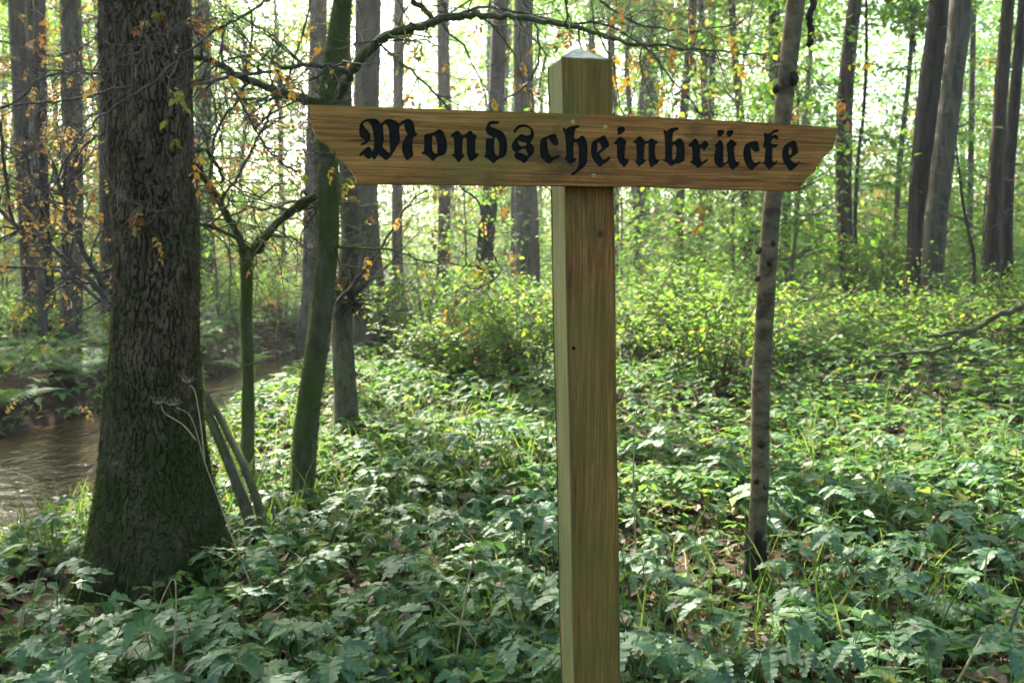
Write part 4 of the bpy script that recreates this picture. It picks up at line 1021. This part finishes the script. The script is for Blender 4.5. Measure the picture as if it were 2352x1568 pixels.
tag(gobj('brushwood', g, M['brush']), 'heap of dead brown twigs under the fallen mossy branch', 'brushwood', None, 'stuff')

# ================================================================ GROUND PLANTS
def leaflet(L, wd, teeth, curl, fold, lobes=0.0):
    n = 13; t = np.linspace(0, 1, n)
    w = wd * np.sin(math.pi * np.clip(t, 0, 1) ** .72) ** .8 * (1 - .25 * t) + .004
    w = w * (1 + lobes * np.sin(t * math.pi * 3.2)) * (1 + teeth * (np.arange(n) % 2 - .5) * 2) ; w[-1] = .002; w[0] = .006
    z = -curl * t ** 1.8 * L + .012 * L * np.sin(t * 17 + curl * 9)
    mid = np.stack([0 * t, t * L, z], 1)
    lf = np.stack([-w * L, t * L + .05 * L * (np.arange(n) % 2), z + fold * w * L + .02 * L * np.sin(t * 11)], 1)
    rt = np.stack([w * L, t * L + .05 * L * (np.arange(n) % 2), z + fold * w * L + .02 * L * np.cos(t * 12)], 1)
    V = np.concatenate([lf, mid, rt]); F = []
    for k in range(n - 1):
        F += [[k, n + k, n + k + 1], [k, n + k + 1, k + 1], [n + k, 2 * n + k, 2 * n + k + 1], [n + k, 2 * n + k + 1, n + k + 1]]
    return V, np.array(F)
def herb_leaf(k):
    r = np.random.default_rng(k)
    lf = lambda w, c: leaflet(1, w, .16, c, .3 * r.uniform(-.3, 1), .16)
    tm = [xf(lf(.27 + .05 * r.random(), .25 + .3 * r.random()), .1 * r.normal(), r.uniform(-.15, .2), .66, (0, .24, 0), .2 * r.normal()),
          xf(lf(.25, .3 + .3 * r.random()), 1.2 + .2 * r.normal(), r.uniform(-.25, .1), .56, (-.01, .17, 0), .25 * r.normal()),
          xf(lf(.25, .3 + .3 * r.random()), -1.2 + .2 * r.normal(), r.uniform(-.25, .1), .56, (.01, .17, 0), .25 * r.normal())]
    if k % 3 == 0: tm += [xf(lf(.24, .4), 2.0, -.1, .40, (-.01, .05, 0)), xf(lf(.24, .4), -2.0, -.1, .40, (.01, .05, 0))]
    V, F = join_t(tm)
    return Geo().add(V, F).mesh('leaf', M['herb'])
HL = [herb_leaf(k) for k in range(9)]
def make_plant(k):
    """a plant as (stem mesh, list of (leaf mesh, place, turn, size))"""
    g = Geo(); leaves = []
    for j in range(int(rng.integers(2, 5))):
        a = rng.uniform(0, 6.28); h = rng.uniform(.12, .36); o = rng.uniform(.02, .13)
        e = np.array([math.cos(a) * o, math.sin(a) * o, h]); st = smooth_path([[0, 0, -.03], [e[0] * .35, e[1] * .35, h * .55], e], sub=4)
        g.tube(st, np.linspace(.0030, .0018, len(st)), 4)
        leaves.append((HL[int(rng.integers(9))], e, (rng.normal(.0, .16), rng.normal(0, .16), a - math.pi / 2 + rng.normal(0, .5)), rng.choice([.09, .11, .14, .17, .21]) * rng.uniform(.9, 1.15)))
    return g.mesh('stem', M['stem'], True), leaves
PLANTS = [make_plant(k) for k in range(14)]
def place_plant(x, y, s, lab, grp, k):
    r = empty('leafy_plant', (x, y, gz(x, y)), rng.uniform(0, 6.28), s); tag(r, lab, 'plant', grp)
    st, lv = PLANTS[k]
    obj('stem', st, r)
    for m, e, ro, sz in lv:
        o = obj('leaf', m, r); o.location = e; o.rotation_euler = ro; o.scale = (sz,) * 3
taken = []
def free(x, y, d):
    return all((x - a) ** 2 + (y - b) ** 2 > d * d for a, b in taken)
def pzone(px, py):
    row = 'front row' if py > 1350 else 'further back'
    for lim, t in ((560, 'at the big trunk foot'), (930, 'below the leaning tree'), (1350, 'left of the post'), (1740, 'between post and ringed sapling'), (9999, 'right of the ringed sapling')):
        if px < lim: return row + ' ' + t
BTX = P(352, 1400, YB)[0]
cnt = tries = 0
NEAR = []
while cnt < 290 and tries < 9000:
    tries += 1
    px, py = rng.uniform(-60, 2412), 1000 + 720 * rng.uniform(0, 1) ** .8
    q_ = G(px, py, .18); x, y = q_[0], q_[1]
    if y < 1.75 or stream_d(x, y)[0] < .5 or not free(x, y, .085): continue
    if (x - BTX) ** 2 + (y - YB) ** 2 < .42 ** 2 or (x - org[0]) ** 2 + (y - org[1]) ** 2 < .14 ** 2: continue
    if 130 < px < 430 and py < 1440 or 430 < px < 560 and py < 1300: continue
    if px < 200 and py < 1330 and rng.random() < .8: continue
    if (px > 1500 and py > 1330 and rng.random() < .62) or (1680 < px < 1800 and 1180 < py < 1370): continue
    taken.append((x, y)); NEAR.append((x, y))
    place_plant(x, y, rng.uniform(.75, 1.15), 'leafy plant with broad toothed leaves, ' + pzone(px, py), 'broad leaved plants ' + pzone(px, py), cnt % 14)
    cnt += 1

# ground cover beyond and between, too many to count
def cover_points(n, d0, d1, amax=.72):
    d = np.exp(rng.uniform(math.log(d0), math.log(d1), n)); a = rng.uniform(-amax, amax, n)
    x, y = d * np.sin(a), d * np.cos(a)
    sd = stream_d(x, y)
    ok = (sd > .22) & ((x - BTX) ** 2 + (y - YB) ** 2 > .42 ** 2) & ~((x > BTX - .45) & (x < BTX + .3) & (y < YB) & (y > YB - .75) & (rng.random(n) < .85)) & ((x - org[0]) ** 2 + (y - org[1]) ** 2 > .12 ** 2)
    return x[ok], y[ok], np.hypot(x, y)[ok], sd[ok]
g = Geo()
x, y, d, sd = cover_points(42000, 2.1, 60)
H = .10 + .22 * (vnoise(x * 1.1, y * 1.1, 51) * .5 + .5) + np.clip((d - 6.5) / 5, 0, 1) * .55 * (vnoise(x * .5, y * .5, 52) * .5 + .5)
H = H * np.clip(.25 + sd / 3.0, .25, 1)
z = ground_z(x, y) + H * rng.uniform(.15, 1, len(x)) ** .7
sz = np.clip(.028 * d ** .55 + .028, .05, .42) * rng.uniform(.7, 1.4, len(x))
dirs = rand_dirs(len(x), -.45, .15); up = np.array([0, 0, 1.]) + rand_dirs(len(x)) * .45
w = rng.random(len(x)) < .8
near_ = (d < 4.6) & (rng.random(len(x)) < np.where(x > .2, .75, .6))
x, y, z, sz, dirs, up, w, d = (q[~near_] for q in (x, y, z, sz, dirs, up, w, d))
scatter(g, TERN, np.stack([x, y, z], 1)[w], rot_from(dirs, up)[w], sz[w] * 1.25)
scatter(g, LEAF4, np.stack([x, y, z], 1)[~w], rot_from(dirs, up)[~w], sz[~w])
tag(gobj('ground_cover', g, M['cover']), 'carpet of small green leaves covering the forest floor', 'ground cover', None, 'stuff')
# low stems under them, near the viewer
g = Geo(); x, y, d, sd = cover_points(5200, 2.0, 9)
h = rng.uniform(.10, .32, len(x)); dr = np.array([0, 0, 1.]) + rand_dirs(len(x)) * .35
STK = (np.array([[-.008, 0, 0], [.008, 0, 0], [.004, 1, .05], [-.004, 1, .05]]), np.array([[0, 1, 2], [0, 2, 3]]))
scatter(g, STK, np.stack([x, y, ground_z(x, y)], 1), rot_from(dr, rand_dirs(len(x), -.2, .2)), h)
tag(gobj('plant_stems', g, M['stem']), 'thin green stems among the ground leaves', 'stems', None, 'stuff')
# grass
g = Geo(); x, y, d, sd = cover_points(15000, 2.2, 40)
gm = ((vnoise(x * .9, y * .9, 61) > .0) & ((d > 4.5) | (rng.random(len(x)) < .3))) | ((sd < 1.2) & (rng.random(len(x)) < .7)); x, y, d, sd = x[gm], y[gm], d[gm], sd[gm]
dr = np.array([0, 0, 1.]) + rand_dirs(len(x)) * .5
scatter(g, BLADE, np.stack([x, y, ground_z(x, y)], 1), rot_from(dr, rand_dirs(len(x), -.3, .3)), np.stack([(.25 + .05 * d) * rng.uniform(.8, 1.3, len(x)), rng.uniform(.14, .42, len(x)) * np.clip(.45 + sd / 3, .45, 1), np.ones(len(x)) * .3], 1))
tag(gobj('grass', g, M['grass']), 'thin green grass blades among the leaves and along the bank', 'grass', None, 'stuff')
# fallen leaves
g = Geo(); x, y, d, sd = cover_points(17000, 1.9, 22)
nx = rand_dirs(len(x), -.35, .35)
DEAD = (np.array([[0, 0, 0], [-.22, .22, .05], [-.30, .5, .10], [-.16, .8, .02], [0, 1.05, -.06], [.16, .78, .08], [.30, .46, .02], [.2, .2, .10], [0, .5, -.04]], dtype=float), np.array([[i_, 8, i_ + 1] for i_ in range(7)] + [[7, 8, 0]]))
scatter(g, DEAD, np.stack([x, y, ground_z(x, y) + np.where(rng.random(len(x)) < .07, rng.uniform(.03, .2, len(x)), rng.uniform(.004, .03, len(x)))], 1), rot_from(nx, np.array([0, 0, 1.]) + rand_dirs(len(x)) * .55), np.stack([np.clip(.05 + .006 * d, .05, .2) * rng.uniform(.9, 1.9, len(x))] + [np.clip(.05 + .006 * d, .05, .2) * rng.uniform(.7, 1.3, len(x))] * 2, 1))
tag(gobj('leaf_litter', g, M['litter']), 'brown and grey fallen leaves on the dark soil', 'leaf litter', None, 'stuff')

# ================================================================ FERNS
def frond():
    L = []; n = 19
    for k in range(n):
        t = (k + 1.5) / (n + 1); y = t; z = .35 * t - .55 * t * t
        s = .30 * math.sin(math.pi * min(1, .12 + t * .9)) ** .8 * (1.08 - t * .7) + .02
        pn, m = [], 7
        V, F = [], []
        for q in range(m):
            u0 = q / m; wv = .13 * (1 - u0 * .85)
            V += [[-wv, u0 + .10, .0], [0, u0, .02], [wv, u0 + .10, .0], [0, u0 + 1.25 / m, .02]]
            b = len(V) - 4; F += [[b, b + 1, b + 3], [b + 1, b + 2, b + 3]]
        V = np.array(V); V[:, 2] -= .25 * V[:, 1] ** 2; pin = (V, np.array(F))
        for sgn in (1, -1): L.append(xf(pin, sgn * (1.25 - .25 * t), -.15, s, (0, y, z)))
    st = [[0, k / 8, .35 * k / 8 - .55 * (k / 8) ** 2] for k in range(9)]
    V, F = tube(np.array(st), np.linspace(.008, .002, 9), 3); F = np.concatenate([F[:, [0, 1, 2]], F[:, [0, 2, 3]]])
    L.append((V, F))
    return join_t(L)
FM = Geo().add(*frond()).mesh('frond', M['fern'])
def fern(x, y, s, n, lab, grp=None, z=None, face=None):
    r = empty('fern', (x, y, gz(x, y) if z is None else z), rng.uniform(0, 6.28)); tag(r, lab, 'fern', grp)
    for k in range(n):
        o = obj('frond', FM, r); a = 2 * math.pi * k / n + rng.normal(0, .25)
        o.rotation_euler = (rng.uniform(.15, .75), rng.normal(0, .2), a); o.scale = (s * rng.uniform(.75, 1.15),) * 3
for px, py, s, n, lab in ((185, 1110, .42, 5, 'fern overhanging the water left of the big trunk'), (100, 1290, .34, 5, 'small bright fern low on the bank left of the big trunk'),
                          (520, 1190, .32, 5, 'fern between the big trunk and slanting stem'), (745, 1240, .45, 5, 'fern with wide fronds at the leaning tree foot'),
                          (330, 1530, .28, 5, 'dark fern with hanging fronds at the lower left'), (640, 1290, .3, 4, 'small fern among leaves right of the slanting stem')):
    q_ = G(px, py, .0); fern(q_[0], q_[1], s, n, lab)
cnt = tries = 0
while cnt < 46 and tries < 3000:
    tries += 1
    y = rng.uniform(7.5, 19); x = rng.uniform(-.7, -.12) * y; sd = stream_d(x, y)[0]
    cx = np.interp(y, STREAM[:, 1], STREAM[:, 0])
    if x > cx or sd < .15 or sd > 3.2: continue
    fern(x, y, rng.uniform(.5, .85), 6, 'grey green fern on the far bank of the stream', 'ferns on the far bank'); cnt += 1

# ================================================================ DRY STALKS
def umbel_head(c, ax, r, n=12):
    g = Geo()
    for k in range(n):
        a = 2 * math.pi * k / n + rng.normal(0, .15); o = rng.uniform(.6, 1)
        e = c + (np.array([math.cos(a) * o, math.sin(a) * o, 0]) * r + np.array(ax) * r * rng.uniform(.25, .75))
        g.tube(smooth_path([c, (c + e) / 2 - np.array(ax) * r * .1, e], sub=3), [.0007] * 6 + [.0005], 3)
        for q in range(2):
            g.tube(np.array([e, e + rand_dirs(1, 0, 1)[0] * r * .18]), [.0007, .0005], 3)
    return g
for pts, hd, Y, lab in (([(598, 1395), (540, 1250), (500, 1140), (470, 1060), (440, 960), (405, 935)], (398, 930), 3.25, 'tallest dry umbel stalk leaning before the big trunk'),
                        ([(470, 1060), (462, 980), (448, 900), (436, 885)], (432, 878), 3.25, 'dry umbel head highest against the big trunk'),
                        ([(450, 1010), (420, 975), (380, 950), (370, 930)], (366, 926), 3.2, 'dry umbel head furthest left on the big trunk'),
                        ([(396, 1568), (400, 1480), (405, 1380), (395, 1330), (345, 1440)], (342, 1450), 2.5, 'bent dry stalk with a drooping head at the lower left'),
                        ([(1040, 1560), (1075, 1330), (1090, 1250), (1010, 1195)], (1000, 1192), 2.7, 'pale dry stalk bent over left of the post'),
                        ([(1150, 1330), (1090, 1240), (1050, 1190)], (1035, 1185), 2.9, 'dry umbel lying among leaves left of the post'),
                        ([(1460, 1250), (1455, 1100), (1460, 960), (1470, 930)], (1473, 920), 2.9, 'thin dry umbel close to the right side of the post'),
                        ([(1830, 1480), (1700, 1300), (1640, 1200)], (1630, 1190), 2.9, 'pale dry stalk crossing before the ringed sapling')):
    pth = smooth_path(np.array([P(x, y, Y) for x, y in pts]), sub=4)
    r = empty('dry_stalk', pth[0]); tag(r, lab, 'dry stalk', 'dry umbel stalks')
    gobj('stalk', Geo().tube(pth, np.linspace(.0035, .0016, len(pth)), 5), M['straw'], r, True)
    gobj('umbel', umbel_head(P(*hd, Y), (0, 0, 1) if hd[1] < 1300 else (0, 0, -1), .035), M['straw'], r)
STM = []
for k in range(5):
    L = rng.uniform(.2, .5); STM.append(Geo().tube(twig_path([0, 0, 0], [1, 0, .25], L, 6, .16, .06), np.linspace(.0024, .0014, 7), 4).mesh('straw', M['straw'], True))
for k in range(80):
    px, py = rng.uniform(300, 2352), 900 + 640 * rng.uniform(0, 1); q_ = G(px, py, .12)
    if stream_d(q_[0], q_[1])[0] < .4: continue
    o = obj('straw', STM[k % 5]); o.location = (q_[0], q_[1], gz(q_[0], q_[1]) + rng.uniform(.03, .2)); o.rotation_euler = (rng.normal(0, .3), rng.uniform(-.9, .3), rng.uniform(0, 6.28))
    tag(o, 'pale broken straw lying loose among the green leaves', 'straw', 'broken straws among the leaves')
for pts, w, lab in (([(2240, 1560), (2200, 1565), (2230, 1510), (2256, 1462)], 7, 'pale bare stick rising at the lower right corner'), ([(2320, 1450), (2335, 1400), (2352, 1370)], 7, 'short brown stick at the right edge low down'), ([(496, 880), (540, 850), (580, 834), (612, 832)], 5, 'thin bare twig jutting from the right of the big trunk')):
    Y = 2.55 if pts[0][1] > 1000 else 4.0
    pth = smooth_path(np.array([P(x, y, Y) for x, y in pts[(1 if len(pts) == 4 and pts[0][1] > 1500 else 0):]]), sub=4)
    tag(gobj('stick', Geo().tube(pth, np.linspace(W(w, Y) / 2, W(w, Y) / 3, len(pth)), 6), M['straw'] if 'pale' in lab else M['twig'], None, True), lab, 'stick')

# ================================================================ THE AIR
hz = bpy.data.materials.new('haze_air'); hz.use_nodes = True; hn = hz.node_tree
hn.nodes.remove(hn.nodes["Principled BSDF"])
pv = hn.nodes.new("ShaderNodeVolumePrincipled"); pv.inputs["Color"].default_value = (.93, .97, 1, 1); pv.inputs["Density"].default_value = .0008; pv.inputs["Anisotropy"].default_value = .55
hn.links.new(pv.outputs[0], hn.nodes["Material Output"].inputs["Volume"])
x0, x1, y0, y1, z0, z1 = -110, 110, -20, 160, -2.2, 34
bx = Geo().add([[x0, y0, z0], [x1, y0, z0], [x1, y1, z0], [x0, y1, z0], [x0, y0, z1], [x1, y0, z1], [x1, y1, z1], [x0, y1, z1]], [[0, 3, 2, 1], [4, 5, 6, 7], [0, 1, 5, 4], [1, 2, 6, 5], [2, 3, 7, 6], [3, 0, 4, 7]])
tag(gobj('haze', bx, hz), 'thin bright haze between the trees', 'haze', None, 'stuff')
